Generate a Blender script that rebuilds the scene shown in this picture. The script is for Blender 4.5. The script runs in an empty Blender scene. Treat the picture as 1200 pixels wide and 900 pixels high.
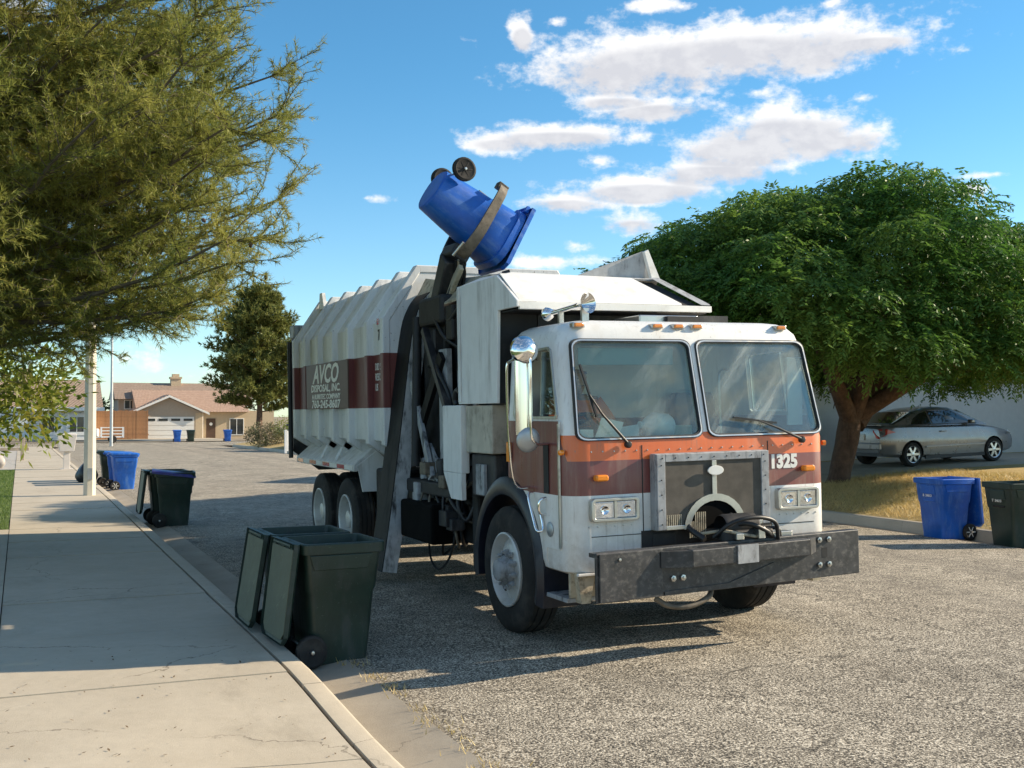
import bpy, bmesh, math, random
import numpy as np
from mathutils import Vector, Matrix, Euler
random.seed(7); rng = np.random.default_rng(11)
R = math.radians
SC = bpy.context.scene
COL = SC.collection

# ------------------------------------------------------------------ camera
cam_d = bpy.data.cameras.new('camera'); cam = bpy.data.objects.new('camera', cam_d); COL.objects.link(cam)
cam.location = (0, 0, 1.85)
cam.rotation_euler = (R(90) + math.atan(36/1300), 0, -R(23.9))
cam_d.sensor_width = 36; cam_d.lens = 39; cam_d.clip_start = .05; cam_d.clip_end = 3000
SC.camera = cam

# ------------------------------------------------------------------ light
SUN_AZ, SUN_EL = 100.0, 25.0          # degrees clockwise from +Y, above the horizon
sd = Vector((math.sin(R(SUN_AZ))*math.cos(R(SUN_EL)), math.cos(R(SUN_AZ))*math.cos(R(SUN_EL)), math.sin(R(SUN_EL))))
sun_d = bpy.data.lights.new('sun', 'SUN'); sun = bpy.data.objects.new('sun', sun_d); COL.objects.link(sun)
sun_d.energy = 4.8; sun_d.angle = R(.5); sun_d.color = (1, .85, .64)
sun.rotation_euler = sd.to_track_quat('Z', 'Y').to_euler(); sun.location = (30, -6, 30)
SC.view_settings.view_transform = 'Standard'; SC.view_settings.look = 'None'
SC.view_settings.exposure = .92; SC.view_settings.gamma = 1

# ------------------------------------------------------------------ world: Nishita sky with procedural clouds
W = bpy.data.worlds.new('World'); SC.world = W; W.use_nodes = True
wn, wl = W.node_tree.nodes, W.node_tree.links; wn.clear()
def N(nodes, typ, **kw):
    n = nodes.new(typ)
    for k, v in kw.items(): setattr(n, k, v)
    return n
class G:
    """tiny node-math helper"""
    def __init__(s, nt): s.n, s.l = nt.nodes, nt.links
    def put(s, sock, v):
        if isinstance(v, bpy.types.NodeSocket): s.l.new(v, sock)
        else: sock.default_value = v
    def m(s, op, a, b=0., c=None, clamp=False):
        n = s.n.new('ShaderNodeMath'); n.operation = op; n.use_clamp = clamp
        s.put(n.inputs[0], a); s.put(n.inputs[1], b)
        if c is not None: s.put(n.inputs[2], c)
        return n.outputs[0]
    def mr(s, v, a, b, c=0., d=1., smooth=False):
        n = s.n.new('ShaderNodeMapRange'); n.clamp = True
        if smooth: n.interpolation_type = 'SMOOTHSTEP'
        for i, x in enumerate((v, a, b, c, d)): s.put(n.inputs[i], x)
        return n.outputs[0]
    def mix(s, f, a, b, blend='MIX'):
        n = s.n.new('ShaderNodeMix'); n.data_type = 'RGBA'; n.blend_type = blend
        s.put(n.inputs[0], f)
        for i, x in ((6, a), (7, b)):
            if isinstance(x, (tuple, list)): x = (*x[:3], 1)
            s.put(n.inputs[i], x)
        return n.outputs[2]
    def noise(s, vec, scale, detail=4, rough=.5, dist=0., out=0):
        n = s.n.new('ShaderNodeTexNoise'); s.put(n.inputs['Vector'], vec); s.put(n.inputs['Scale'], scale)
        n.inputs['Detail'].default_value = detail; n.inputs['Roughness'].default_value = rough; n.inputs['Distortion'].default_value = dist
        return n.outputs[out]
    def voro(s, vec, scale, feature='F1', out='Distance', rnd=1.):
        n = s.n.new('ShaderNodeTexVoronoi'); n.feature = feature; s.put(n.inputs['Vector'], vec); s.put(n.inputs['Scale'], scale)
        n.inputs['Randomness'].default_value = rnd
        return n.outputs[out]
    def mapping(s, vec, scale=(1, 1, 1), loc=(0, 0, 0), rot=(0, 0, 0)):
        n = s.n.new('ShaderNodeMapping'); s.put(n.inputs[0], vec)
        n.inputs['Scale'].default_value = scale; n.inputs['Location'].default_value = loc; n.inputs['Rotation'].default_value = rot
        return n.outputs[0]
    def sep(s, vec):
        n = s.n.new('ShaderNodeSeparateXYZ'); s.put(n.inputs[0], vec); return n.outputs
    def comb(s, x, y, z):
        n = s.n.new('ShaderNodeCombineXYZ')
        for i, v in enumerate((x, y, z)): s.put(n.inputs[i], v)
        return n.outputs[0]
    def bump(s, h, strength=.3, dist=.01):
        n = s.n.new('ShaderNodeBump'); s.put(n.inputs['Height'], h); n.inputs['Strength'].default_value = strength
        n.inputs['Distance'].default_value = dist; return n.outputs[0]
    def coord(s, out='Object'): return s.n.new('ShaderNodeTexCoord').outputs[out]

g = G(W.node_tree)
sky = N(wn, 'ShaderNodeTexSky'); sky.sky_type = 'NISHITA'; sky.sun_disc = False
sky.sun_elevation = R(SUN_EL); sky.sun_rotation = R(SUN_AZ); sky.altitude = 900; sky.air_density = 1.0; sky.dust_density = .4; sky.ozone_density = 2.2
tc = g.coord('Generated'); dx, dy, dz = g.sep(tc)
az = g.m('ARCTAN2', dx, dy); el = g.m('ARCSINE', dz)
def px_dir(px, py):
    r, u = (px-600)/1300, (450-py)/1300; p = math.atan(36/1300); t = R(23.9)
    f, z = math.cos(p)-u*math.sin(p), math.sin(p)+u*math.cos(p)
    x, y = r*math.cos(t)+f*math.sin(t), -r*math.sin(t)+f*math.cos(t)
    return math.atan2(x, y), math.atan2(z, math.hypot(x, y))
uv = g.comb(az, g.m('MULTIPLY', el, 1.5), 0.)
warp = g.noise(uv, 22, 6, .60)
fine = g.noise(uv, 9, 5, .6)
warpf = g.m('SUBTRACT', warp, .5)
# a direction a little towards the sun, for light and dark sides of the clouds
uv2 = g.comb(g.m('ADD', az, .006), g.m('ADD', g.m('MULTIPLY', el, 1.5), .012), 0.)
warp2 = g.noise(uv2, 22, 6, .60)
clouds = [(860,58,215,36),(760,72,150,40),(935,62,95,26),(700,88,80,24),(1010,50,70,15),(650,160,95,15),(590,166,50,12),(770,128,80,15),(720,118,60,12),(915,150,110,30),(870,172,90,26),
          (965,165,85,22),(840,200,90,20),(755,222,105,17),(660,238,70,12),(740,262,50,14),(635,308,75,9),(612,40,15,19),(765,6,38,11),
          (700,189,22,7),(675,287,17,8),(1140,223,18,6),(1160,205,24,4),(655,26,14,6),(440,233,14,5),(1195,292,20,20),
          (745,160,18,11),(885,108,34,8),(1010,115,15,6),(975,4,14,7),(560,170,25,9),(800,8,14,6)]
dens = None; low = None
for (px, py, a, b) in clouds:
    u0, v0 = px_dir(px, py)
    du = g.m('DIVIDE', g.m('SUBTRACT', az, u0), a/1300*1.12); dv = g.m('DIVIDE', g.m('SUBTRACT', el, v0), b/1300*1.15)
    q = g.m('ADD', g.m('MULTIPLY', du, du), g.m('MULTIPLY', dv, dv))
    v = g.m('SUBTRACT', 1., g.m('SQRT', q))
    v = g.m('MULTIPLY', v, 1.0 if b > 14 else (.8 if b > 8 else .55))
    dens = v if dens is None else g.m('SMOOTH_MAX', dens, v, .12)
    if b > 11:
        lv = g.m('MULTIPLY', g.m('MAXIMUM', v, 0.), g.m('SUBTRACT', .62, dv))
        low = lv if low is None else g.m('MAXIMUM', low, lv)
# unseen cloud over the rest of the sky, cover raised for neutral fill light
rest = g.noise(g.comb(az, g.m('MULTIPLY', el, 2.6), 3.7), 5.5, 4, .55)
u0, v0 = px_dir(800, 150)
farq = g.mr(g.m('ABSOLUTE', g.m('SUBTRACT', az, u0)), .42, .62)
rest = g.m('MULTIPLY', g.m('SUBTRACT', g.m('MULTIPLY', g.m('SUBTRACT', rest, .53), 4.), g.m('SUBTRACT', 1., farq)), g.mr(el, .02, .12))
dens = g.m('MAXIMUM', dens, rest)
d = g.m('ADD', dens, g.m('MULTIPLY', warpf, 2.1))
d = g.m('ADD', d, g.m('MULTIPLY', g.m('SUBTRACT', fine, .5), .7))
d = g.m('ADD', d, g.m('MULTIPLY', g.m('SUBTRACT', g.noise(uv, 95, 4, .62), .5), .8))
alpha = g.mr(d, -.08, .62, 0, 1, True)
lit = g.mr(g.m('SUBTRACT', warp, warp2), -.07, .10, 0, 1)
core = g.mr(g.m('ADD', low, g.m('MULTIPLY', warpf, .45)), .06, .42, 0, 1, True)
ccol = g.mix(core, (4.7, 4.62, 4.55), (3.05, 3.03, 3.18))
ccol = g.mix(g.m('MULTIPLY', g.m('MULTIPLY', lit, g.m('SUBTRACT', 1., g.m('MULTIPLY', core, .6))), .6), ccol, (4.9, 4.8, 4.65))
alpha = g.m('MULTIPLY', alpha, .94)
skyt = g.mix(1., sky.outputs[0], g.mix(g.mr(el, .0, .34, 0, 1, True), (.66, .80, .82), (.37, .70, .78)), 'MULTIPLY')
col = g.mix(alpha, skyt, ccol)
bg = N(wn, 'ShaderNodeBackground'); wl.new(col, bg.inputs[0]); bg.inputs[1].default_value = .13
wo = N(wn, 'ShaderNodeOutputWorld'); wl.new(bg.outputs[0], wo.inputs[0])

# ------------------------------------------------------------------ materials
MATS = {}
def newmat(name):
    m = bpy.data.materials.new(name); m.use_nodes = True
    b = m.node_tree.nodes['Principled BSDF']; return m, G(m.node_tree), b
def mat(name, col, rough=.5, metal=0., var=.12, vs=5., dirt=None, damt=.5, dsc=(4, 4, .8), bump=0., bs=80., coat=0., spec=.5, bd=.004):
    m, g, b = newmat(name); co = g.coord()
    c = Vector(col)
    n = g.noise(co, vs, 5, .6)
    cc = g.mix(g.mr(n, .3, .7), tuple(c*(1-var)), tuple(min(1., x) for x in c*(1+var)))
    if dirt:
        dn = g.noise(g.mapping(co, dsc), 1., 7, .68)
        dm = g.m('MULTIPLY', g.mr(dn, .47, .72, 0, 1, True), damt)
        cc = g.mix(dm, cc, dirt)
        b.inputs['Roughness'].default_value = rough
        g.l.new(g.mr(dm, 0, 1, rough, min(1, rough+.35)), b.inputs['Roughness'])
    else:
        g.l.new(g.mr(n, .2, .8, max(.02, rough-.08), min(1, rough+.08)), b.inputs['Roughness'])
    g.l.new(cc, b.inputs['Base Color']); b.inputs['Metallic'].default_value = metal
    b.inputs['Specular IOR Level'].default_value = spec
    if coat: b.inputs['Coat Weight'].default_value = coat; b.inputs['Coat Roughness'].default_value = .06
    if bump: g.l.new(g.bump(g.noise(co, bs, 4, .6), bump, bd), b.inputs['Normal'])
    MATS[name] = m; return m

def rgb(h):
    h = h.lstrip('#'); f = lambda c: ((c+.055)/1.055)**2.4 if c > .04045 else c/12.92
    return tuple(f(int(h[i:i+2], 16)/255) for i in (0, 2, 4))

mat('white_paint', (.78, .77, .74), .35, var=.03, dirt=(.36, .32, .26), damt=.35, dsc=(6, 6, 1.2), coat=.2)
mat('grey_white', (.74, .735, .71), .5, var=.06, dirt=(.22, .19, .15), damt=.6, dsc=(5, 5, .7), bump=.08, bs=20)
mat('worn_black', (.022, .022, .024), .5, var=.3, dirt=(.16, .15, .14), damt=.45, dsc=(7, 7, 2.5), bump=.1, bs=40)
mat('worn_grey', (.33, .34, .35), .5, var=.2, vs=9, dirt=(.03, .03, .03), damt=.95, dsc=(11, 11, 4), bump=.15, bs=50)
mat('bumper_grey', (.034, .034, .036), .40, var=.4, vs=9, dirt=(.30, .28, .25), damt=.28, dsc=(20, 20, 26), bump=.12, bs=40)
mat('grimy_black', (.012, .012, .013), .6, var=.4, dirt=(.05, .045, .04), damt=.7, dsc=(8, 8, 8), bump=.2, bs=40)
mat('fender_black', (.012, .014, .024), .35, var=.2, dirt=(.06, .055, .05), damt=.5, dsc=(3, 3, 3))
mat('steel', (.55, .54, .51), .32, 1., var=.12, dirt=(.3, .27, .22), damt=.5, dsc=(8, 8, 8))
mat('chrome', (.85, .85, .85), .08, 1., var=.03)
mat('rim_white', (.62, .61, .58), .4, .25, var=.06, dirt=(.2, .16, .12), damt=.55, dsc=(5, 5, 5))
mat('rubber', (.026, .025, .024), .8, var=.25, dirt=(.11, .095, .08), damt=.5, dsc=(4, 4, 4), bump=.2, bs=60, spec=.25)
mat('hose_rubber', (.014, .014, .015), .5, var=.3)
mat('amber', (.85, .26, .02), .2, var=.1, coat=.5)
mat('red_lens', (.5, .02, .02), .2, var=.1, coat=.5)
mat('lamp_glass', (.75, .77, .78), .06, .6, var=.25, vs=60, coat=1.)
mat('plate_white', (.78, .77, .73), .5, var=.04, dirt=(.4, .36, .3), damt=.4, dsc=(5, 5, 5))
mat('letter_white', (.84, .82, .76), .5, var=.05, dirt=(.5, .43, .35), damt=.2, dsc=(10, 10, 10))
mat('letter_black', (.03, .03, .03), .5)
mat('tan_worn', (.42, .36, .26), .6, var=.25, dirt=(.05, .04, .03), damt=.8, dsc=(14, 14, 14))
mat('interior_dark', (.035, .037, .04), .7, var=.2)
mat('interior_grey', (.2, .21, .22), .7, var=.2)
mat('visor_green', (.30, .42, .40), .6, var=.1)
mat('seat_grey', (.11, .12, .15), .8, var=.2)
mat('paper', (.8, .8, .78), .7, var=.03)
mat('jug_white', (.72, .78, .8), .4, var=.04)
mat('concrete', (.33, .29, .23), .9, bump=.3)
def mesh_obj(name, verts, faces, m, parent=None, smooth=None, bevel=0., seg=2):
    me = bpy.data.meshes.new(name); me.from_pydata([tuple(v) for v in verts], [], faces); me.update()
    return link_mesh(name, me, m, parent, smooth, bevel, seg)
def link_mesh(name, me, m, parent=None, smooth=None, bevel=0., seg=2):
    if m is not None: me.materials.append(MATS[m] if isinstance(m, str) else m)
    o = bpy.data.objects.new(name, me); COL.objects.link(o)
    if parent is not None: o.parent = parent
    if smooth is not None:
        me.polygons.foreach_set('use_smooth', [True]*len(me.polygons)); me.set_sharp_from_angle(angle=R(smooth))
    if bevel:
        b = o.modifiers.new('bevel', 'BEVEL'); b.width = bevel; b.segments = seg; b.limit_method = 'ANGLE'; b.angle_limit = R(35)
        b.harden_normals = smooth is not None
    return o
def fast_mesh(name, V, F, m, parent=None, smooth=False):
    """V (n,3) float array, F (k,3|4) int array"""
    me = bpy.data.meshes.new(name); V = np.asarray(V, np.float32); F = np.asarray(F, np.int32); k = F.shape[1]
    me.vertices.add(len(V)); me.vertices.foreach_set('co', V.ravel())
    me.loops.add(F.size); me.loops.foreach_set('vertex_index', F.ravel())
    me.polygons.add(len(F)); me.polygons.foreach_set('loop_start', np.arange(0, F.size, k, dtype=np.int32))
    me.polygons.foreach_set('loop_total', np.full(len(F), k, np.int32))
    if smooth: me.polygons.foreach_set('use_smooth', np.ones(len(F), bool))
    me.update(calc_edges=True)
    if m: me.materials.append(MATS[m] if isinstance(m, str) else m)
    o = bpy.data.objects.new(name, me); COL.objects.link(o)
    if parent is not None: o.parent = parent
    return o
def tag(o, label=None, cat=None, group=None, kind=None):
    if label: o['label'] = label
    if cat: o['category'] = cat
    if group: o['group'] = group
    if kind: o['kind'] = kind
    return o
def empty(name, loc=(0, 0, 0), rot=(0, 0, 0)):
    o = bpy.data.objects.new(name, None); COL.objects.link(o); o.location = loc; o.rotation_euler = rot; o.empty_display_size = .2
    return o
def copy_tree(o, parent=None):
    c = o.copy(); COL.objects.link(c); c.parent = parent
    for ch in o.children: copy_tree(ch, c)
    return c
def rrect(x0, x1, y0, y1, r, n=5):
    out = []
    for cx, cy, a0 in ((x1-r, y0+r, -90), (x1-r, y1-r, 0), (x0+r, y1-r, 90), (x0+r, y0+r, 180)):
        for i in range(n+1):
            a = R(a0+90*i/n); out.append((cx+r*math.cos(a), cy+r*math.sin(a)))
    return out
class MB:
    def __init__(s): s.v = []; s.f = []
    def add(s, vs, fs):
        k = len(s.v); s.v += [Vector(v) for v in vs]; s.f += [tuple(i+k for i in f) for f in fs]; return s
    def box(s, x0, x1, y0, y1, z0, z1, M=None):
        vs = [Vector((x, y, z)) for x in (x0, x1) for y in (y0, y1) for z in (z0, z1)]
        if M is not None: vs = [M @ v for v in vs]
        return s.add(vs, [(0, 1, 3, 2), (4, 6, 7, 5), (0, 4, 5, 1), (2, 3, 7, 6), (0, 2, 6, 4), (1, 5, 7, 3)])
    def beam(s, a, b, w, h, up=(0, 0, 1)):
        a, b = Vector(a), Vector(b); d = (b-a).normalized(); u = Vector(up); sd_ = d.cross(u).normalized(); u = sd_.cross(d)
        vs = [p+sd_*i*w/2+u*j*h/2 for p in (a, b) for i, j in ((-1, -1), (1, -1), (1, 1), (-1, 1))]
        return s.add(vs, [(0, 1, 2, 3)[::-1], (4, 5, 6, 7), (0, 1, 5, 4), (1, 2, 6, 5), (2, 3, 7, 6), (3, 0, 4, 7)])
    def prism(s, poly, vec):
        n = len(poly); vec = Vector(vec); a = [Vector(p) for p in poly]
        nrm = sum(((a[i]-a[0]).cross(a[(i+1) % n]-a[0]) for i in range(n)), Vector())
        if nrm.dot(vec) > 0: a = a[::-1]
        vs = a+[p+vec for p in a]
        return s.add(vs, [tuple(range(n)), tuple(range(2*n-1, n-1, -1))]+[(i, i+n, (i+1) % n+n, (i+1) % n) for i in range(n)])
    def ring(s, outer, inner, vec):
        """frame between two loops of equal count, thickness vec"""
        n = len(outer); vec = Vector(vec); o = [Vector(p) for p in outer]; i_ = [Vector(p) for p in inner]
        vs = o+i_+[p+vec for p in o]+[p+vec for p in i_]; fs = []
        for k in range(n):
            j = (k+1) % n
            fs += [(k, j, n+j, n+k), (2*n+k, 3*n+k, 3*n+j, 2*n+j), (k, 2*n+k, 2*n+j, j), (n+k, n+j, 3*n+j, 3*n+k)]
        return s.add(vs, fs)
    def tube(s, pts, r, n=8, cap=True):
        pts = [Vector(p) for p in pts]; m = len(pts); rs = r if isinstance(r, (list, tuple)) else [r]*m
        t0 = (pts[1]-pts[0]).normalized(); u = t0.orthogonal().normalized(); vs = []
        for i, p in enumerate(pts):
            t = (pts[min(i+1, m-1)]-pts[max(i-1, 0)]).normalized(); u = (u-t*u.dot(t)).normalized(); w = t.cross(u)
            vs += [p+(u*math.cos(2*math.pi*k/n)+w*math.sin(2*math.pi*k/n))*rs[i] for k in range(n)]
        fs = [(i*n+k, i*n+(k+1) % n, (i+1)*n+(k+1) % n, (i+1)*n+k) for i in range(m-1) for k in range(n)]
        if cap: fs += [tuple(range(n))[::-1], tuple(range((m-1)*n, m*n))]
        return s.add(vs, fs)
    def lathe(s, prof, o, ax, n=24):
        """prof [(radius, along)]; o origin; ax axis"""
        o, ax = Vector(o), Vector(ax).normalized(); u = ax.orthogonal().normalized(); w = ax.cross(u); vs = []; m = len(prof)
        for r, h in prof: vs += [o+ax*h+(u*math.cos(2*math.pi*k/n)+w*math.sin(2*math.pi*k/n))*max(r, 1e-4) for k in range(n)]
        fs = [(i*n+k, i*n+(k+1) % n, (i+1)*n+(k+1) % n, (i+1)*n+k) for i in range(m-1) for k in range(n)]
        return s.add(vs, fs)
    def loft(s, rings, cap0=True, cap1=True):
        n = len(rings[0]); vs = [Vector(p) for r in rings for p in r]
        fs = [(i*n+k, i*n+(k+1) % n, (i+1)*n+(k+1) % n, (i+1)*n+k) for i in range(len(rings)-1) for k in range(n)]
        if cap0: fs.append(tuple(range(n))[::-1])
        if cap1: fs.append(tuple(range((len(rings)-1)*n, len(rings)*n)))
        return s.add(vs, fs)
    def xf(s, M): s.v = [M @ v for v in s.v]; return s
    def build(s, name, m, parent=None, smooth=None, bevel=0., seg=2): return mesh_obj(name, s.v, s.f, m, parent, smooth, bevel, seg)
def bez(p, n=12):
    """smooth polyline through control points (Catmull-Rom)"""
    p = [Vector(q) for q in p]; p = [p[0]*2-p[1]]+p+[p[-1]*2-p[-2]]; out = []
    for i in range(1, len(p)-2):
        for k in range(n):
            t = k/n; a, b, c, d_ = p[i-1], p[i], p[i+1], p[i+2]
            out.append(.5*((2*b)+(c-a)*t+(2*a-5*b+4*c-d_)*t*t+(3*b-a-3*c+d_)*t**3))
    out.append(p[-2]); return out
def text(s, size, M, m, parent, name='lettering', shear=0., bold=0., align='LEFT', sx=1.):
    cu = bpy.data.curves.new('t', 'FONT'); cu.body = s; cu.size = size; cu.shear = shear; cu.offset = bold; cu.align_x = align; cu.extrude = .0015; cu.resolution_u = 3
    o = bpy.data.objects.new('t', cu); COL.objects.link(o); dg = bpy.context.evaluated_depsgraph_get()
    me = bpy.data.meshes.new_from_object(o.evaluated_get(dg)); bpy.data.objects.remove(o); bpy.data.curves.remove(cu)
    me.transform(M @ Matrix.Diagonal((sx, 1, 1, 1))); me.materials.clear()
    return link_mesh(name, me, m, parent)
def boolean(o, cutters, op='DIFFERENCE'):
    for c in cutters:
        c.parent = o.parent
        b = o.modifiers.new('b', 'BOOLEAN'); b.object = c; b.operation = op; b.solver = 'EXACT'
    dg = bpy.context.evaluated_depsgraph_get(); me = bpy.data.meshes.new_from_object(o.evaluated_get(dg))
    o.modifiers.clear(); old = o.data; o.data = me; me.name = o.name
    for c in cutters: bpy.data.objects.remove(c)
    return o
def sstep(a, b, x):
    t = min(1, max(0, (x-a)/(b-a))); return t*t*(3-2*t)
# ================================================================== SETTING
def zs(y): return -.0055*max(0., y-25)
def zroad(x): return .074-.02*abs(x-7.6)
CURB_L, CURB_R = 1.87, 13.35

# ---- surface materials
def asphalt():
    m, g, b = newmat('asphalt'); co = g.coord()
    v = g.noise(co, 88, 2, .6); v2 = g.noise(co, 50, 2, .5, 0.)
    t = g.m('ADD', g.m('MULTIPLY', v, .62), g.m('MULTIPLY', v2, .38))
    big = g.noise(co, .8, 5, .62); mid = g.noise(co, 5, 4, .6)
    t = g.m('ADD', t, g.m('MULTIPLY', g.m('SUBTRACT', big, .5), .10))
    t = g.m('ADD', t, g.m('MULTIPLY', g.m('SUBTRACT', mid, .5), .12))
    r = g.n.new('ShaderNodeValToRGB'); e = r.color_ramp.elements
    e[0].position = .385; e[0].color = (.022, .020, .019, 1); e[1].position = .615; e[1].color = (.66, .60, .50, 1)
    for p, c in ((.465, (.12, .107, .088)), (.53, (.29, .255, .205))):
        k = e.new(p); k.color = (*c, 1)
    g.l.new(t, r.inputs[0]); c = g.mix(1., r.outputs[0], (1.12, 1.11, 1.08), 'MULTIPLY')
    # old tyre-darkened lanes and tar-sealed cracks running along the street
    x, y, z = g.sep(co)
    wob = g.noise(g.mapping(co, (.35, .35, 0)), 1., 5, .6)
    cr = g.m('ABSOLUTE', g.m('SUBTRACT', g.m('ADD', x, g.m('MULTIPLY', wob, 2.4)), 8.1))
    cr2 = g.m('ABSOLUTE', g.m('SUBTRACT', g.m('ADD', g.m('ADD', y, g.m('MULTIPLY', x, .18)), g.m('MULTIPLY', wob, 2.2)), 8.7))
    cr3 = g.m('ABSOLUTE', g.m('SUBTRACT', g.m('ADD', g.m('SUBTRACT', y, g.m('MULTIPLY', x, .32)), g.m('MULTIPLY', wob, 3.1)), 5.2))
    crack = g.m('MULTIPLY', g.mr(g.m('MINIMUM', g.m('MINIMUM', cr, cr3), cr2), .004, .026, 1, 0), g.mr(g.noise(co, 1.4, 3), .42, .60, .12, .6))
    c = g.mix(crack, c, (.03, .027, .024))
    patch = g.mr(g.noise(co, .33, 3, .6), .55, .68, 0, .30, True)
    c = g.mix(patch, c, g.mix(1., c, (.72, .72, .74), 'MULTIPLY'))
    oil = g.m('MULTIPLY', g.mr(g.voro(co, .55), .02, .16, 1, 0, True), g.mr(g.noise(co, 6, 4, .6), .35, .65, 0, .55)); c = g.mix(oil, c, (.03, .028, .026))
    lane = g.mr(g.m('ABSOLUTE', g.m('SUBTRACT', g.m('ABSOLUTE', g.m('SUBTRACT', x, 9.6)), .9)), .1, .5, .20, 0, True); c = g.mix(lane, c, (.10, .09, .08))
    edge = g.m('MULTIPLY', g.mr(x, 2.3, 2.75, .55, 0), g.mr(g.noise(co, 5, 4, .6), .35, .7)); c = g.mix(edge, c, (.24, .19, .13))
    g.l.new(c, b.inputs['Base Color']); b.inputs['Roughness'].default_value = .92; b.inputs['Specular IOR Level'].default_value = .2
    g.l.new(g.bump(t, .8, .012), b.inputs['Normal']); MATS['asphalt'] = m
asphalt()
def concrete(name, c0, c1, stain=.35):
    m, g, b = newmat(name); co = g.coord(); co = g.mapping(co)
    wc = g.n.new('ShaderNodeNewGeometry').outputs['Position']
    n = g.noise(wc, 1.3, 6, .65); f = g.noise(wc, 160, 3, .6); mid = g.noise(wc, 9, 5, .6)
    c = g.mix(g.mr(n, .33, .68), c0, c1)
    c = g.mix(g.mr(mid, .35, .7, 0, .25), c, tuple(x*.78 for x in c0))
    st = g.mr(g.noise(g.mapping(wc, (1, .45, 1)), 1.1, 7, .7), .54, .72, 0, stain, True)
    c = g.mix(st, c, tuple(x*.5 for x in c0))
    c = g.mix(g.mr(f, .35, .7, 0, .3), c, tuple(min(1, x*1.25) for x in c1))
    dis = g.n.new('ShaderNodeVectorMath'); dis.operation = 'MULTIPLY_ADD'; g.l.new(g.noise(wc, 2.5, 5, .65, out=1), dis.inputs[0]); dis.inputs[1].default_value = (.5, .5, 0); g.l.new(wc, dis.inputs[2])
    ck = g.m('MULTIPLY', g.mr(g.voro(dis.outputs[0], .42, 'DISTANCE_TO_EDGE'), .0008, .0035, 1, 0), g.mr(g.noise(wc, .7, 2), .45, .6, 0, .7)); c = g.mix(ck, c, (.08, .065, .05))
    spk = g.mr(g.voro(wc, 7.), .03, .05, .5, 0)
    c = g.mix(spk, c, (.09, .07, .05))
    g.l.new(c, b.inputs['Base Color']); b.inputs['Roughness'].default_value = .9; b.inputs['Specular IOR Level'].default_value = .2
    g.l.new(g.bump(g.m('ADD', f, g.m('MULTIPLY', mid, 2.)), .35, .004), b.inputs['Normal']); MATS[name] = m
concrete('sidewalk_concrete', (.41, .355, .275), (.49, .43, .34), .45)
concrete('gutter_concrete', (.31, .265, .205), (.41, .355, .28), .6)
mat('joint_dirt', (.05, .04, .03), .95, var=.5, vs=30, bump=.4)
def groundmat(name, c0, c1, sc=2., bump=.4):
    m, g, b = newmat(name); wc = g.n.new('ShaderNodeNewGeometry').outputs['Position']
    n = g.noise(wc, sc, 6, .68); f = g.noise(wc, 40, 4, .65)
    c = g.mix(g.mr(n, .3, .7), c0, c1); c = g.mix(g.mr(f, .3, .75, 0, .5), c, tuple(x*.6 for x in c0))
    g.l.new(c, b.inputs['Base Color']); b.inputs['Roughness'].default_value = .95; b.inputs['Specular IOR Level'].default_value = .15
    g.l.new(g.bump(f, bump, .02), b.inputs['Normal']); MATS[name] = m
groundmat('dirt', (.30, .24, .17), (.40, .33, .24)); groundmat('green_turf', (.07, .11, .025), (.13, .17, .05)); groundmat('straw_turf', (.44, .32, .14), (.58, .44, .21), 3.)
groundmat('gravel', (.4, .37, .33), (.52, .49, .44), 6.)
def leafmat(name, c0, c1, c2=None, trans=.35, rough=.5, vs=.5):
    m, g, b = newmat(name); isl = g.n.new('ShaderNodeNewGeometry').outputs['Random Per Island']; wc = g.coord()
    c = g.mix(isl, c0, c1)
    if c2: c = g.mix(g.mr(g.noise(wc, vs, 3, .6), .42, .66, 0, .8), c, c2)
    g.l.new(c, b.inputs['Base Color']); b.inputs['Roughness'].default_value = rough; b.inputs['Specular IOR Level'].default_value = .3
    t = g.n.new('ShaderNodeBsdfTranslucent'); g.l.new(c, t.inputs[0]); mx = g.n.new('ShaderNodeMixShader'); mx.inputs[0].default_value = trans
    g.l.new(b.outputs[0], mx.inputs[1]); g.l.new(t.outputs[0], mx.inputs[2])
    g.l.new(mx.outputs[0], g.n['Material Output'].inputs[0]); MATS[name] = m
leafmat('pine_needles', (.145, .17, .036), (.29, .31, .068), (.38, .35, .085), .42)
leafmat('far_pine_needles', (.09, .115, .032), (.25, .25, .065), None, .35)
leafmat('ash_leaves', (.045, .12, .02), (.10, .21, .036), (.17, .265, .05), .40)
leafmat('young_leaves', (.10, .17, .02), (.22, .28, .04), (.30, .24, .05), .45)
leafmat('shrub_leaves', (.05, .075, .025), (.14, .15, .06), (.26, .18, .13), .25, vs=1.5)
leafmat('dark_leaves', (.012, .03, .012), (.03, .055, .02), None, .2)
leafmat('grass_blades', (.08, .14, .025), (.16, .22, .05), None, .4)
leafmat('straw_blades', (.52, .38, .15), (.72, .56, .26), (.42, .34, .12), .3)
mat('bark_brown', (.11, .065, .042), .9, var=.4, vs=6, dirt=(.05, .03, .02), damt=.7, dsc=(9, 9, 1.5), bump=.9, bs=14, bd=.04)
mat('bark_grey', (.12, .095, .07), .9, var=.4, vs=6, bump=.8, bs=18, bd=.02)
mat('stucco_tan', (.55, .43, .29), .9, var=.06, bump=.2)
mat('stucco_shaded', (.40, .33, .26), .9, var=.06, bump=.2)  # tan stucco again, with the garage wall's shade put into its colour
mat('stucco_white', (.72, .72, .70), .9, var=.05, bump=.25, bs=40)
mat('trim_white', (.8, .79, .76), .6, var=.03)
mat('trim_brown', (.09, .05, .03), .6, var=.1)
mat('garage_white', (.74, .73, .70), .5, var=.03)
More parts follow.
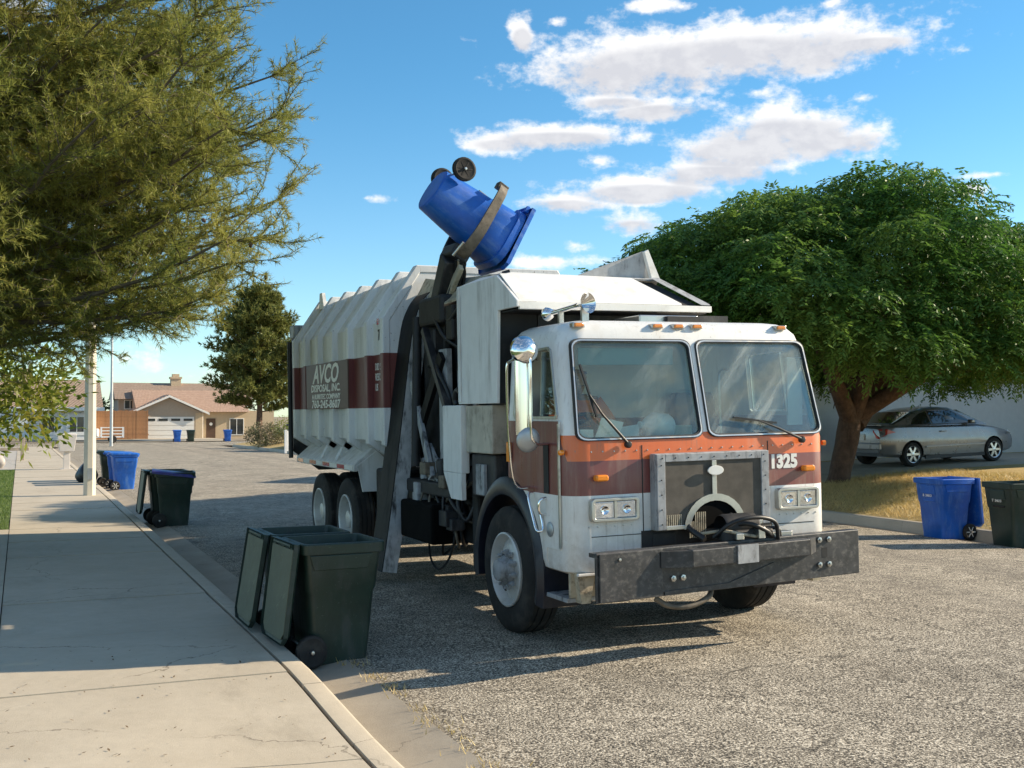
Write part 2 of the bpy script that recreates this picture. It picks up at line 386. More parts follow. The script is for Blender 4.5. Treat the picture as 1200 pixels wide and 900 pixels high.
def tilemat(name, c0, c1):
    m, g, b = newmat(name); co = g.coord(); x, y, z = g.sep(co)
    row = g.m('FRACT', g.m('MULTIPLY', z, 5.)); colm = g.m('FRACT', g.m('MULTIPLY', g.m('ADD', x, y), 3.3))
    n = g.noise(g.mapping(co, (3.3, 3.3, 5)), 1., 4, .7)
    c = g.mix(g.mr(n, .3, .7), c0, c1); c = g.mix(g.mr(row, 0, .18, .5, 0), c, tuple(v*.4 for v in c0))
    g.l.new(c, b.inputs['Base Color']); b.inputs['Roughness'].default_value = .85
    g.l.new(g.bump(g.m('ADD', g.m('SINE', g.m('MULTIPLY', colm, 6.283)), row), .6, .05), b.inputs['Normal']); MATS[name] = m
tilemat('tile_pink', (.38, .24, .17), (.50, .34, .25)); tilemat('tile_tan', (.27, .19, .14), (.38, .28, .21))
mat('window_dark', (.03, .035, .04), .08, var=.1, coat=1.)
mat('fence_wood', (.34, .17, .08), .8, var=.3, vs=3, bump=.2)
mat('weathered_wood', (.36, .29, .22), .9, var=.3, vs=8, bump=.3)
mat('pole_concrete', (.62, .57, .47), .85, var=.08, vs=3, bump=.3, bs=120)
mat('galvanised', (.45, .47, .48), .45, .7, var=.1)
mat('mailbox_paint', (.68, .62, .56), .5, var=.04)
mat('bag_black', (.012, .012, .012), .3, var=.2, bump=.5, bs=14, bd=.03)
mat('rock', (.36, .33, .30), .9, var=.3, bump=.6, bs=12)

# ---- ground, road, gutters
gx = np.array([-900, -300, -60, 0, 60, 300, 900.]); gy = np.array([-60, 0, 25, 60, 100, 200, 400, 900, 1500.])
V = [(x, y, -.14+(zs(y) if y < 200 else zs(200))) for y in gy for x in gx]; n = len(gx)
F = [(j*n+i, j*n+i+1, (j+1)*n+i+1, (j+1)*n+i) for j in range(len(gy)-1) for i in range(n-1)]
tag(mesh_obj('ground', V, F, 'dirt'), 'dry bare earth stretching to the horizon', kind='structure')
def strip(name, xs, ys, zf, m, label):
    V = [(x, y, zf(x, y)) for y in ys for x in xs]; n = len(xs)
    F = [(j*n+i, j*n+i+1, (j+1)*n+i+1, (j+1)*n+i) for j in range(len(ys)-1) for i in range(n-1)]
    return tag(mesh_obj(name, V, F, m, smooth=60), label, kind='structure')
ys = [-14, 0, 10, 20, 25, 30, 40, 50, 60, 70, 80]
strip('road', [2.30, 4, 5.5, 7, 7.6, 8.2, 10, 11.5, 12.92], ys, lambda x, y: zroad(x)+zs(y), 'asphalt', 'chip sealed asphalt street with coarse speckled stone')
strip('cross_street', [-120, -40, 0, 14, 40, 120], [80.02, 84, 88, 96], lambda x, y: zs(y)-.02, 'asphalt', 'asphalt cross street beyond the block')
def hwalk(x, y):                       # the pavement dips at the driveway cut beside the camera
    return .10-.085*sstep(7.9, 5.6, y)*sstep(.1, 1.8, x)+zs(y)
def hcurb(y): return .10-.082*sstep(7.9, 5.6, y)
gyv = [-14, 0, 4, 5, 5.5, 6, 6.5, 7, 7.5, 8, 9, 12, 20, 25, 30, 40, 50, 60, 70, 78]
strip('gutter', [CURB_L+.02, CURB_L+.10, 2.31], gyv, lambda x, y: (-.075 if x < 2 else -.028)+zs(y)+.001, 'gutter_concrete', 'concrete gutter pan along the left kerb')
strip('gutter', [12.91, CURB_R-.10, CURB_R-.02], gyv, lambda x, y: (-.075 if x > 13 else -.028)+zs(y)+.001, 'gutter_concrete', 'concrete gutter pan along the right kerb')
def kerb(side, name, label):
    par = empty(name); tag(par, label, kind='structure')
    y = -8.0
    while y < 77:
        y1 = min(y+3.05, 78); ysub = np.linspace(y+.006, y1-.006, 9 if y < 9 else 3); rings = []
        for yy in ysub:
            h = hcurb(yy) if side < 0 else .10
            z = zs(yy)
            if side < 0: P = [(CURB_L-.155, -.3), (CURB_L+.035, -.3), (CURB_L+.03, -.07), (CURB_L-.005, h-.025), (CURB_L-.02, h-.006), (CURB_L-.04, h), (CURB_L-.155, h)]
            else: P = [(CURB_R+.155, -.3), (CURB_R+.155, h), (CURB_R+.04, h), (CURB_R+.02, h-.006), (CURB_R+.005, h-.025), (CURB_R-.03, -.07), (CURB_R-.035, -.3)]
            rings.append([(p[0], yy, max(p[1], -.3)+z) for p in P][::-1])
        b = MB().loft(rings); b.build('kerb_stone', 'sidewalk_concrete', par, smooth=40)
        y = y1
kerb(-1, 'kerb', 'concrete kerb beside the pavement, dipping at a driveway cut')
kerb(1, 'kerb', 'concrete kerb beside the dry lawn')
# pavement of single slabs
par = empty('sidewalk'); tag(par, 'pale concrete pavement of square slabs beside the street', kind='structure')
y = -5.2; x0, x1 = -.13, CURB_L-.182
while y < 77:
    y1 = y+1.83; nx, ny = 7, (9 if y < 9 else 2); tilt = random.uniform(-.004, .004)
    xs = np.linspace(x0, x1, nx); yy = np.linspace(y+.0035, y1-.0035, ny)
    V = [(a, b_, hwalk(a, b_)+tilt*(b_-y)) for b_ in yy for a in xs]; F = [(j*nx+i, j*nx+i+1, (j+1)*nx+i+1, (j+1)*nx+i) for j in range(ny-1) for i in range(nx-1)]
    loop = [i for i in range(nx)]+[j*nx+nx-1 for j in range(1, ny)]+[(ny-1)*nx+i for i in range(nx-2, -1, -1)]+[j*nx for j in range(ny-2, 0, -1)]
    k = len(V); V += [(V[i][0], V[i][1], V[i][2]-.25) for i in loop]
    F += [(loop[(i+1) % len(loop)], loop[i], k+i, k+(i+1) % len(loop)) for i in range(len(loop))]
    mesh_obj('slab', V, F, 'sidewalk_concrete', par, smooth=40); y = y1
strip('joint_bed', [-.2, CURB_L-.01], gyv, lambda x, y: min(.072, hwalk(x, y)-.03, hcurb(y)-.022+zs(y)), 'joint_dirt', 'dirt filled joints between the pavement slabs and kerb')
# lawns and lots
strip('lawn', [-30, -4, -.14], [-14, 0, 12, 25, 41], lambda x, y: .095+zs(y), 'green_turf', 'short green front lawn beside the pavement')
strip('side_walkway', [-.72, -.139], [-14, 0, 9, 18.6], lambda x, y: .102, 'sidewalk_concrete', 'concrete strip between the pavement and the lawn')
strip('gravel_yard', [-30, -4, -.14], [41.01, 50, 60, 78], lambda x, y: .09+zs(y), 'gravel', 'pale gravel front yard beyond the lawn')
def zlot(x): return .10+.70*(1-math.exp(-max(0, x-13.5)/4.5))
lx = [13.5, 14.2, 15, 16, 17, 18.5, 20, 22, 25, 30, 60]
strip('dry_lawn', lx, [-14, 0, 8, 12, 16, 19.2], lambda x, y: zlot(x), 'straw_turf', 'dry yellow lawn sloping up from the kerb')
strip('driveway', lx, [19.21, 21, 23.4], lambda x, y: zlot(x), 'sidewalk_concrete', 'concrete driveway rising to the white house')
strip('dry_yard', lx, [23.41, 30, 50, 70, 78], lambda x, y: zlot(x)+zs(y), 'straw_turf', 'dry yard behind the driveway')
strip('far_yard', [-120, -30, 0, 30, 120], [96.01, 105, 130, 180], lambda x, y: zs(y)+.02, 'dirt', 'bare front yards across the cross street')
strip('far_driveway', [9.5, 17.2], [96.0, 104, 113], lambda x, y: zs(y)+.035, 'sidewalk_concrete', 'concrete driveway in front of the far garage')

# ---- small plants: blades
def blades(name, area, count, h, w, m, zf, label, lean=.5, clump=0):
    x0, x1, y0, y1 = area
    if clump:
        c = np.stack([rng.uniform(x0, x1, clump), rng.uniform(y0, y1, clump)], 1); k = rng.integers(0, clump, count)
        P = c[k]+rng.normal(0, .05, (count, 2))
    else: P = np.stack([rng.uniform(x0, x1, count), rng.uniform(y0, y1, count)], 1)
    z = np.array([zf(a, b) for a, b in P]); hh = h*rng.uniform(.5, 1.2, count); a = rng.uniform(0, 2*np.pi, count)
    base = np.column_stack([P, z-.005]); side = np.column_stack([np.cos(a), np.sin(a), np.zeros(count)])*w/2
    ln = rng.uniform(0, 2*np.pi, count); tip = base+np.column_stack([np.cos(ln)*hh*lean, np.sin(ln)*hh*lean, hh])
    V = np.stack([base-side, base+side, tip], 1).reshape(-1, 3); F = np.arange(3*count).reshape(-1, 3)
    return tag(fast_mesh(name, V, F, m), label, kind='stuff')
blades('grass', (-3.2, -.16, 18.7, 40), 26000, .06, .012, 'grass_blades', lambda x, y: .095+zs(y), 'short green grass of the front lawn')
blades('dry_grass', (13.55, 19, 8, 19.2), 42000, .10, .012, 'straw_blades', lambda x, y: zlot(x), 'dry straw coloured grass of the sloping lawn', .8)
blades('kerb_weeds', (2.27, 2.37, 4.2, 9), 260, .05, .008, 'straw_blades', lambda x, y: -.03, 'small dry weeds along the gutter edge', .7, 26)
# dry leaves and grit on the pavement
cnt = 150; P = np.column_stack([rng.uniform(-.1, 1.65, cnt), rng.uniform(4.2, 9, cnt)]); s = rng.uniform(.006, .018, cnt); a = rng.uniform(0, 6.28, cnt)
z = np.array([hwalk(x, y) for x, y in P])+.004
d1 = np.column_stack([np.cos(a), np.sin(a), rng.uniform(-.2, .5, cnt)])*s[:, None]; d2 = np.column_stack([-np.sin(a), np.cos(a), rng.uniform(-.2, .3, cnt)])*s[:, None]*.4
B = np.column_stack([P, z+.003]); V = np.stack([B-d1, B+d2, B+d1, B-d2], 1).reshape(-1, 3)
mat('dead_leaf', (.13, .085, .045), .9, var=.4)
tag(fast_mesh('leaf_litter', V, np.arange(4*cnt).reshape(-1, 4), 'dead_leaf'), 'scattered dry leaf bits on the pavement', kind='stuff')

# ================================================================== TREES
def unit(v): return v/np.maximum(np.linalg.norm(v, axis=-1, keepdims=True), 1e-9)
def needles(P, D, n, length, width, spread):
    """n thin needles at every twig point P with direction D"""
    k = len(P); P = np.repeat(P, n, 0); D = np.repeat(D, n, 0)
    d_ = unit(D*.75+rng.normal(0, spread, D.shape)); L = length*rng.uniform(.6, 1.15, len(P))[:, None]
    back = P-D*rng.uniform(0, .14, len(P))[:, None]
    sd_ = unit(np.cross(d_, rng.normal(0, 1, d_.shape)))*width/2
    V = np.stack([back-sd_, back+sd_, back+d_*L], 1).reshape(-1, 3)
    return V, np.arange(len(V)).reshape(-1, 3)
def pine_near(loc):
    root = empty('pine_tree', loc); tag(root, 'big shaggy pine overhanging the pavement, olive needles and grey twigs', 'tree')
    MB().tube(bez([(0, 0, -.1), (.05, 0, 2), (-.05, .1, 5), (.05, 0, 9), (0, 0, 13)], 5), [.30-.27*i/20 for i in range(21)], 12).build('trunk', 'bark_grey', root, smooth=60)
    wood = MB(); TP, TD = [], []
    r_ = random.Random(5)
    nb = 176
    for i in range(nb):
        h = 2.55+6.9*i/134 if i < 134 else 9.45+3.6*(i-134)/38; az_ = i*2.399+r_.uniform(-.3, .3)
        L = (4.8-3.3*max(0, (h-7.0)/7)**1.1)*r_.uniform(.62, 1.06)
        if h < 3.6: L *= .86
        if 150 <= i: az_ = -.42+r_.uniform(-.55, .75); h = r_.uniform(2.9, 6.0); L = r_.uniform(3.4, 4.8)
        el_ = r_.uniform(-.10, .22)+.25*max(0, (h-5)/8)
        dirn = Vector((math.cos(az_)*math.cos(el_), math.sin(az_)*math.cos(el_), math.sin(el_)))
        p0 = Vector((0, 0, h)); pts = [p0]; m = 9; sag = r_.uniform(-.55, -.1); d0 = dirn.copy()
        for k in range(m):
            f = (k+1)/m; dd = (d0+Vector((r_.uniform(-.16, .16), r_.uniform(-.16, .16), sag*.5*f*(1-f)+.34*f*f+r_.uniform(-.1, .1)))).normalized()
            pts.append(pts[-1]+dd*L/m)
        wood.tube(pts, [.05*(L/5)*(1-.85*q/m)+.005 for q in range(m+1)], 5)
        for k in range(2, m+1):
            for q in range((4 if k < m else 5) if (i < 134 or i >= 150) else 2):
                b = pts[k-1].lerp(pts[k], r_.random()) if k < m else pts[m]; t = (pts[k]-pts[k-1]).normalized()
                sdv = t.cross(Vector((0, 0, 1))).normalized()*(1 if (q % 2) else -1)
                d2 = (t*r_.uniform(.35, 1.0)+sdv*r_.uniform(.3, 1.0)+Vector((0, 0, r_.uniform(-.75, .75)))).normalized()
                l2 = r_.uniform(.5, 1.15)*(1.1-.4*k/m); tw = [b]; nseg = 5
                for w_ in range(nseg):
                    d2 = (d2+Vector((r_.uniform(-.22, .22), r_.uniform(-.22, .22), r_.uniform(-.12, .26)))).normalized(); tw.append(tw[-1]+d2*l2/nseg)
                wood.tube(tw, [.012, .010, .008, .006, .005, .004], 3, False)
                for w_ in range(1, nseg+1):
                    TP.append(tw[w_]); TD.append((tw[w_]-tw[w_-1]).normalized())
                    for e_ in range(2):
                        d3 = (d2+Vector((r_.uniform(-1, 1), r_.uniform(-1, 1), r_.uniform(-.7, .8)))*1.1).normalized(); e3 = tw[w_]+d3*r_.uniform(.08, .30)
                        TP.append(e3); TD.append(d3)
                        if e_ == 0: wood.tube([tw[w_], e3], [.005, .003], 3, False)
    wood.build('branches', 'bark_grey', root)
    TP, TD = np.array([tuple(p) for p in TP]), np.array([tuple(p) for p in TD])
    V, F = needles(TP, TD, 19, .105, .0085, .60)
    c = fast_mesh('crown', V, F, 'pine_needles', root); c['kind'] = 'stuff'
    # cones
    cone = MB().lathe([(0, 0), (.016, .01), (.024, .03), (.018, .055), (.003, .07)], (0, 0, 0), (0, 0, -1), 7)
    sel = rng.choice(len(TP), 60, False); me = None
    for q in sel:
        if me is None: o = cone.build('pine_cone', 'bark_brown', root, smooth=60); me = o.data
        else: o = bpy.data.objects.new('pine_cone', me); COL.objects.link(o); o.parent = root
        o.location = TP[q]; o.rotation_euler = (random.uniform(-.7, .7), random.uniform(-.7, .7), 0)
    return root
pine_near((-1.15, 15.9, .09))

def leaf_quads(P, D, U, L, Wd):
    """leaf-shaped kites: base P, direction D, normal-ish U"""
    S = unit(np.cross(D, U)); L = np.asarray(L)[:, None]; Wd = np.asarray(Wd)[:, None]
    V = np.stack([P, P+D*L*.45+S*Wd*.5, P+D*L, P+D*L*.45-S*Wd*.5], 1).reshape(-1, 3)
    return V, np.arange(len(V)).reshape(-1, 4)
def spray_leaves(C, O, nl, length, lw, droop):
    """compound leaves: rachis from C towards O (drooping), nl leaflets each side"""
    k = len(C); D = unit(O+rng.normal(0, .35, O.shape)+np.array([0, 0, -droop])*rng.uniform(.2, 1, k)[:, None])
    side = unit(np.cross(D, np.array([0, 0, 1.])+rng.normal(0, .2, D.shape))); Vs = []; RL = length*rng.uniform(.7, 1.25, k)
    for i in range(nl):
        t = (i+.6)/nl
        base = C+D*(RL*t)[:, None]+np.array([0, 0, -1.])*(droop*RL*t*t*.5)[:, None]
        for s_ in (-1, 1):
            d_ = unit(side*s_*.85+D*.55+np.array([0, 0, -.35])+rng.normal(0, .18, D.shape)); up = unit(np.cross(d_, D)*s_+rng.normal(0, .35, D.shape))
            V, _ = leaf_quads(base, d_, up, lw*2.9*rng.uniform(.75, 1.2, k), np.full(k, lw)); Vs.append(V)
    V = np.concatenate(Vs); return V, np.arange(len(V)).reshape(-1, 4)
def ash_tree(loc):
    root = empty('shade_tree', loc); tag(root, 'broad dome-shaped shade tree with dense green drooping leaves beside the driveway', 'tree')
    tr = MB(); r_ = random.Random(3)
    tr.tube(bez([(-.32, 0, -.15), (-.25, 0, .25), (-.06, 0, .9), (.12, .05, 1.7)], 5), [.36, .30, .26, .24, .23, .23, .23, .24, .24, .24, .25, .25, .24, .23, .22, .21], 14)
    ends = [(-2.6, -1.2, 4.2), (-1.0, 1.4, 5.2), (.5, -1.6, 4.9), (2.4, -.6, 3.7), (3.4, .9, 3.6), (1.2, 2.2, 4.6), (.3, 0, 5.8), (3.0, -2.2, 3.2)]
    for e in ends:
        e = Vector(e); s0 = Vector((.08+.12*(e.x > 1), .02, 1.15+.35*r_.random())); mid = s0.lerp(e, .45)+Vector((0, 0, .15))
        pts = bez([s0, mid, e], 6); tr.tube(pts, [.19*(1-.8*i/12)+.02 for i in range(13)], 9)
        for q in range(7):
            b = pts[4+q]; d_ = Vector((r_.uniform(-1, 1), r_.uniform(-1, 1), r_.uniform(-.1, .8))).normalized()
            tr.tube([b, b+d_*.7, b+d_*1.3+Vector((0, 0, -.1))], [.04, .025, .01], 5, False)
    tr.build('trunk', 'bark_brown', root, smooth=60)
    C, O = [], []
    lumps = []
    # crown envelope: broad dome, underside higher at the street side
    for i in range(230):
        a = i*2.399; t = (i+.5)/230; zz = 1-1.22*t
        rr = math.sqrt(max(0, 1-max(zz, -.16)**2)); k = r_.uniform(.74, .97)
        p = Vector((math.cos(a)*rr*(5.9 if math.cos(a) < 0 else 4.9)*k, math.sin(a)*rr*4.8*k, 2.45+zz*3.95*k))
        if zz < 0: p.z = 2.70+zz*1.5
        p.z += max(0, -p.x-2.2)*.32*(1 if zz < .3 else 0)
        lumps.append((p, r_.uniform(.55, 1.0)))
    for p, rad in lumps:
        n = int(125*rad/.8*1.1); out = Vector((p.x/5, p.y/5, (p.z-2.2)/4.2)).normalized()
        for q in range(n):
            d_ = Vector((r_.gauss(0, 1), r_.gauss(0, 1), r_.gauss(.35, .8))).normalized(); d_ = (d_+out*.55).normalized()
            rr = rad*(.55+.5*r_.random()); c = p+Vector((d_.x*rr*1.15, d_.y*rr*1.15, d_.z*rr*.62))
            C.append(tuple(c)); O.append((d_.x, d_.y, d_.z*.3))
    for q in range(1800):                      # inner fill
        a = r_.uniform(0, 6.28); rr = math.sqrt(r_.random())*3.7; C.append((rr*math.cos(a), rr*math.sin(a), 2.5+r_.random()*2.6*(1-rr/5.5))); O.append((math.cos(a), math.sin(a), .1))
    V, F = spray_leaves(np.array(C), np.array(O), 6, .30, .040, .75)
    c = fast_mesh('crown', V, F, 'ash_leaves', root); c['kind'] = 'stuff'
    return root
ash_tree((16.4, 19.0, zlot(16.4)-.02))
def simple_tree(name, loc, r, z0, z1, count, lsize, m, label, trunk=.1, bark='bark_grey', lumps=26, squash=.6, lean=(0, 0), group=None, cat='tree', part='crown'):
    root = empty(name, loc); tag(root, label, cat, group); r_ = random.Random(sum(map(ord, name))+int(loc[0]*10)); q = np.random.default_rng(int(abs(loc[0]*31+loc[1]*7)))
    zc = (z0+z1)/2; hz = (z1-z0)/2; wood = MB()
    if trunk:
        wood.tube(bez([(0, 0, -.1), (.03*r, 0, z0*.6), (0, .02, z0+.1), (lean[0]*.5, lean[1]*.5, zc), (lean[0], lean[1], z1-.3*hz)], 4), [trunk*(1-.8*i/16) for i in range(17)], 8)
    C, O = [], []
    for i in range(lumps):
        a = i*2.399; zz = 1-2*(i+.5)/lumps; rr = math.sqrt(1-zz*zz); k = r_.uniform(.55, .8)
        p = np.array([math.cos(a)*rr*r*k+lean[0], math.sin(a)*rr*r*k+lean[1], zc+zz*hz*k])
        if trunk: wood.tube([(lean[0]*.3, lean[1]*.3, max(z0*.8, p[2]-hz*.7)), tuple((p+np.array([0, 0, zc]))/2), tuple(p)], [trunk*.3, trunk*.2, trunk*.08], 4, False)
        n = count//lumps; d_ = unit(q.normal(0, 1, (n, 3))+np.array([math.cos(a)*rr, math.sin(a)*rr, .4])*.6); s_ = r*r_.uniform(.26, .44)
        C.append(p+d_*s_*q.uniform(.3, 1.05, (n, 1))*np.array([1, 1, squash])); O.append(d_)
    C, O = np.concatenate(C), np.concatenate(O); D = unit(O+q.normal(0, .6, O.shape)); U = unit(q.normal(0, 1, O.shape)+np.array([0, 0, 1.2]))
    V, F = leaf_quads(C, D, U, lsize*q.uniform(.7, 1.3, len(C)), lsize*.42*q.uniform(.8, 1.2, len(C)))
    if trunk: wood.build('trunk', bark, root, smooth=60)
    c = fast_mesh(part, V, F, m, root); c['kind'] = 'stuff'; return root
simple_tree('young_tree', (-1.55, 19.4, .09), 2.1, 1.0, 3.1, 5600, .14, 'young_leaves', 'young broadleaf tree with bright yellow-green leaves under the pine', .07, lumps=40, squash=.75, lean=(.55, 0))
simple_tree('distant_tree', (5.6, 128, zs(128)), 3.6, .5, 5.2, 2500, .4, 'dark_leaves', 'dark distant tree peeking over the brown fence', .2)
simple_tree('flowering_bush', (13.9, 69, zs(69)), 1.35, .05, 1.5, 3200, .13, 'shrub_leaves', 'pinkish flowering bush on the far street corner', .03, cat='bush', part='foliage', squash=.8)
simple_tree('green_bush', (15.9, 70.5, zs(70)), 1.5, .05, 1.9, 3200, .13, 'young_leaves', 'green bush beside the pinkish flowering bush', .03, cat='bush', part='foliage', squash=.8)
def far_pine(loc):
    root = empty('pine_tree', loc); tag(root, 'full rounded pine standing in the yard of the far tan house', 'tree'); r_ = random.Random(9)
    w = MB().tube(bez([(0, 0, -.2), (.1, 0, 3), (0, 0, 7), (.1, 0, 12.2)], 5), [.34-.3*i/15 for i in range(16)], 9)
    P, D = [], []
    for i in range(66):
        t = i/66; h = 2.5+10.6*t; a = i*2.399; L = 4.4*math.sin(math.pi*(.28+.70*t))**.75*r_.uniform(.62, 1.08)
        L = max(L, .5); e = Vector((math.cos(a)*L, math.sin(a)*L, h+L*r_.uniform(.06, .42))); b = Vector((0, 0, h))
        w.tube([b, b.lerp(e, .5)+Vector((0, 0, -.1)), e], [.07, .05, .02], 4, False)
        for q in range(150):
            f = .22+.82*r_.random()**.8; c = b.lerp(e, f); s_ = .42+.4*f
            dd = Vector((r_.gauss(0, .5), r_.gauss(0, .5), abs(r_.gauss(.25, .6))))*s_
            P.append(tuple(c+dd)); D.append(tuple((dd+(e-b).normalized()*.5+Vector((0, 0, .2))).normalized()))
    w.build('trunk', 'bark_brown', root, smooth=60)
    V, F = needles(np.array(P), np.array(D), 9, .42, .11, .55)
    c = fast_mesh('crown', V, F, 'far_pine_needles', root); c['kind'] = 'stuff'
far_pine((19.6, 100.5, zs(100)))

# ================================================================== BUILDINGS
def window(par, x0, x1, z0, z1, y, mullions=1, fr=.07, name='window'):
    f = MB().ring([(x0-fr, y-.05, z0-fr), (x1+fr, y-.05, z0-fr), (x1+fr, y-.05, z1+fr), (x0-fr, y-.05, z1+fr)], [(x0, y-.05, z0), (x1, y-.05, z0), (x1, y-.05, z1), (x0, y-.05, z1)], (0, .10, 0)).build(name, 'trim_white', par)
    k = mullions+1
    for i in range(k):
        a, b = x0+(x1-x0)*i/k, x0+(x1-x0)*(i+1)/k; MB().box(a+.02, b-.02, y-.02, y+.02, z0, z1).build('pane', 'window_dark', f)
    for i in range(1, k): xx = x0+(x1-x0)*i/k; MB().box(xx-.03, xx+.03, y-.045, y+.03, z0, z1).build('mullion', 'trim_white', f)
    return f
def far_house():
    r = empty('house', (13.2, 112.3, zs(112))); tag(r, 'tan stucco house with pink tiled roof and white double garage door', 'house')
    MB().box(3.3, 10.5, 1.2, 9, -.3, 2.75).build('wall', 'stucco_tan', r)
    MB().box(-4.2, 8.0, 5.5, 12, -.3, 4.0).build('rear_wall', 'stucco_shaded', r)
    # garage gable
    g_ = MB().prism([(-3.1, 0, -.3), (3.2, 0, -.3), (3.2, 0, 2.55), (0, 0, 4.0), (-3.1, 0, 2.55)], (0, 6, 0)).build('garage_wall', 'stucco_shaded', r)
    MB().box(-3.12, -2.5, -.02, .4, -.3, 2.5).build('corner_trim', 'stucco_tan', g_)
    MB().box(2.55, 3.22, -.02, .4, -.3, 2.5).build('corner_trim', 'stucco_tan', g_)
    rf = MB()
    for s_ in (-1, 1): rf.prism([(0.03, -.45, 4.12), (s_*3.75+.03, -.45, 2.42), (s_*3.75+.03, -.45, 2.58), (.03, -.45, 4.30)], (0, 5.5, 0))
    rf.build('garage_roof', 'tile_pink', r)
    fb = MB()
    for s_ in (-1, 1): fb.prism([(.03, -.5, 4.02), (s_*3.8+.03, -.5, 2.31), (s_*3.8+.03, -.5, 2.52), (.03, -.5, 4.24)], (0, .06, 0))
    fb.build('fascia', 'trim_white', r)
    mr = MB().prism([(0, .4, 2.62), (0, 6.0, 4.85), (0, 11.8, 2.62)], (7.9+2.9, 0, 0)); mr.xf(Matrix.Translation((-2.9, 0, 0))); mr.build('roof', 'tile_pink', r)
    br = MB().prism([(0, 4.6, 3.9), (0, 9, 5.65), (0, 13.2, 3.9)], (13.6, 0, 0)); br.xf(Matrix.Translation((-4.6, 0, 0))); br2 = br.build('upper_roof', 'tile_tan', r)
    ch = MB().box(1.2, 2.2, 8.2, 9.2, 5, 6.2).box(1.1, 2.3, 8.1, 9.3, 6.1, 6.3).box(1.35, 2.05, 8.35, 9.05, 6.25, 6.6).build('chimney', 'stucco_tan', br2)
    MB().tube([(5.3, 9, 5.4), (5.3, 9, 6.6)], .04).build('vent_pipe', 'galvanised', br2)
    d_ = MB().box(-2.35, 2.4, -.06, .02, -.25, 2.12).build('garage_door', 'garage_white', r)
    for i in range(4): MB().box(-2.1+i*1.17, -1.25+i*1.17, -.085, -.05, 1.72, 1.95).build('garage_window', 'window_dark', d_)
    for i in range(3): MB().box(-2.33, 2.38, -.075, -.05, .33+i*.48, .345+i*.48).build('panel_groove', 'stucco_shaded', d_)
    MB().box(3.0, 3.32, .2, 1.3, -.3, 2.7).build('porch_post', 'trim_white', r)
    dd = MB().box(3.75, 4.65, 1.12, 1.22, -.2, 1.95).build('front_door', 'trim_brown', r); MB().lathe([(0, 0), (.16, 0), (.16, .03), (0, .03)], (4.2, 1.1, 1.4), (0, -1, 0), 12).build('door_light', 'trim_white', dd)
    window(r, 6.1, 7.4, .35, 1.9, 1.2, 1); window(r, -3.6, -2.6, 2.95, 3.75, 5.45, 1)
    return r
far_house()
def white_house():
    r = empty('house', (1.6, 108, zs(108))); tag(r, 'white stucco house with brown tiled roof left of the brown fence', 'house')
    MB().box(-9, 4.7, 0, 9, -.4, 2.9).build('wall', 'stucco_white', r)
    MB().box(-9.3, -.9, -1.6, 0, -.4, 2.7).build('garage_wall', 'stucco_white', r)
    ro = MB().prism([(-9.6, -.9, 2.85), (-9.6, 4.5, 5.6), (-9.6, 9.7, 2.85)], (14.9, 0, 0)).build('roof', 'tile_tan', r)
    MB().box(-9.7, 5.4, -.98, -.88, 2.66, 2.98).build('fascia', 'trim_white', ro)
    MB().box(-1.8, -.6, 4, 5, 4.8, 6.6).build('chimney', 'stucco_tan', ro)
    window(r, .2, 1.2, .75, 2.1, 0, 1, .25); window(r, 2.5, 3.7, .75, 2.1, 0, 1, .3)
    return r
white_house()
def brown_fence():
    r = empty('wooden_fence', (8.2, 110, zs(110))); tag(r, 'tall brown board fence between the white house and tan house', 'fence')
    me = None
    for i in range(32):
        if me is None: o = MB().box(-.073, .073, -.015, .015, -.2, 2.7).build('plank', 'fence_wood', r); me = o.data
        else: o = bpy.data.objects.new('plank', me); COL.objects.link(o); o.parent = r
        o.location = (-1.85+i*.15, random.uniform(-.01, .01), random.uniform(-.04, .04))
    for z in (.4, 2.2): MB().box(-1.95, 2.95, .016, .06, z, z+.1).build('rail', 'fence_wood', r)
brown_fence()
def right_house():
    r = empty('house', (18.2, 23.7, 0)); tag(r, 'plain white stucco house behind the silver car', 'house')
    MB().box(0, 8.8, 0, 9, .2, 3.6).build('wall', 'stucco_white', r)
    MB().box(8.81, 18, -6.5, 9, .2, 5.6).build('unseen_wing_wall', 'stucco_white', r)  # unseen wing, made two storeys tall so its shadow covers the car
    MB().prism([(-.6, -.6, 3.5), (-.6, 4.5, 5.6), (-.6, 9.6, 3.5)], (12, 0, 0)).build('roof', 'tile_tan', r)
    MB().prism([(8.75, -7.1, 5.55), (13.4, -7.1, 7.6), (18.6, -7.1, 5.55)], (0, 16, 0)).build('unseen_wing_roof', 'tile_tan', r)
    MB().box(-.7, 8.2, -.66, -.58, 3.38, 3.62).build('fascia', 'trim_white', r)
    return r
right_house()

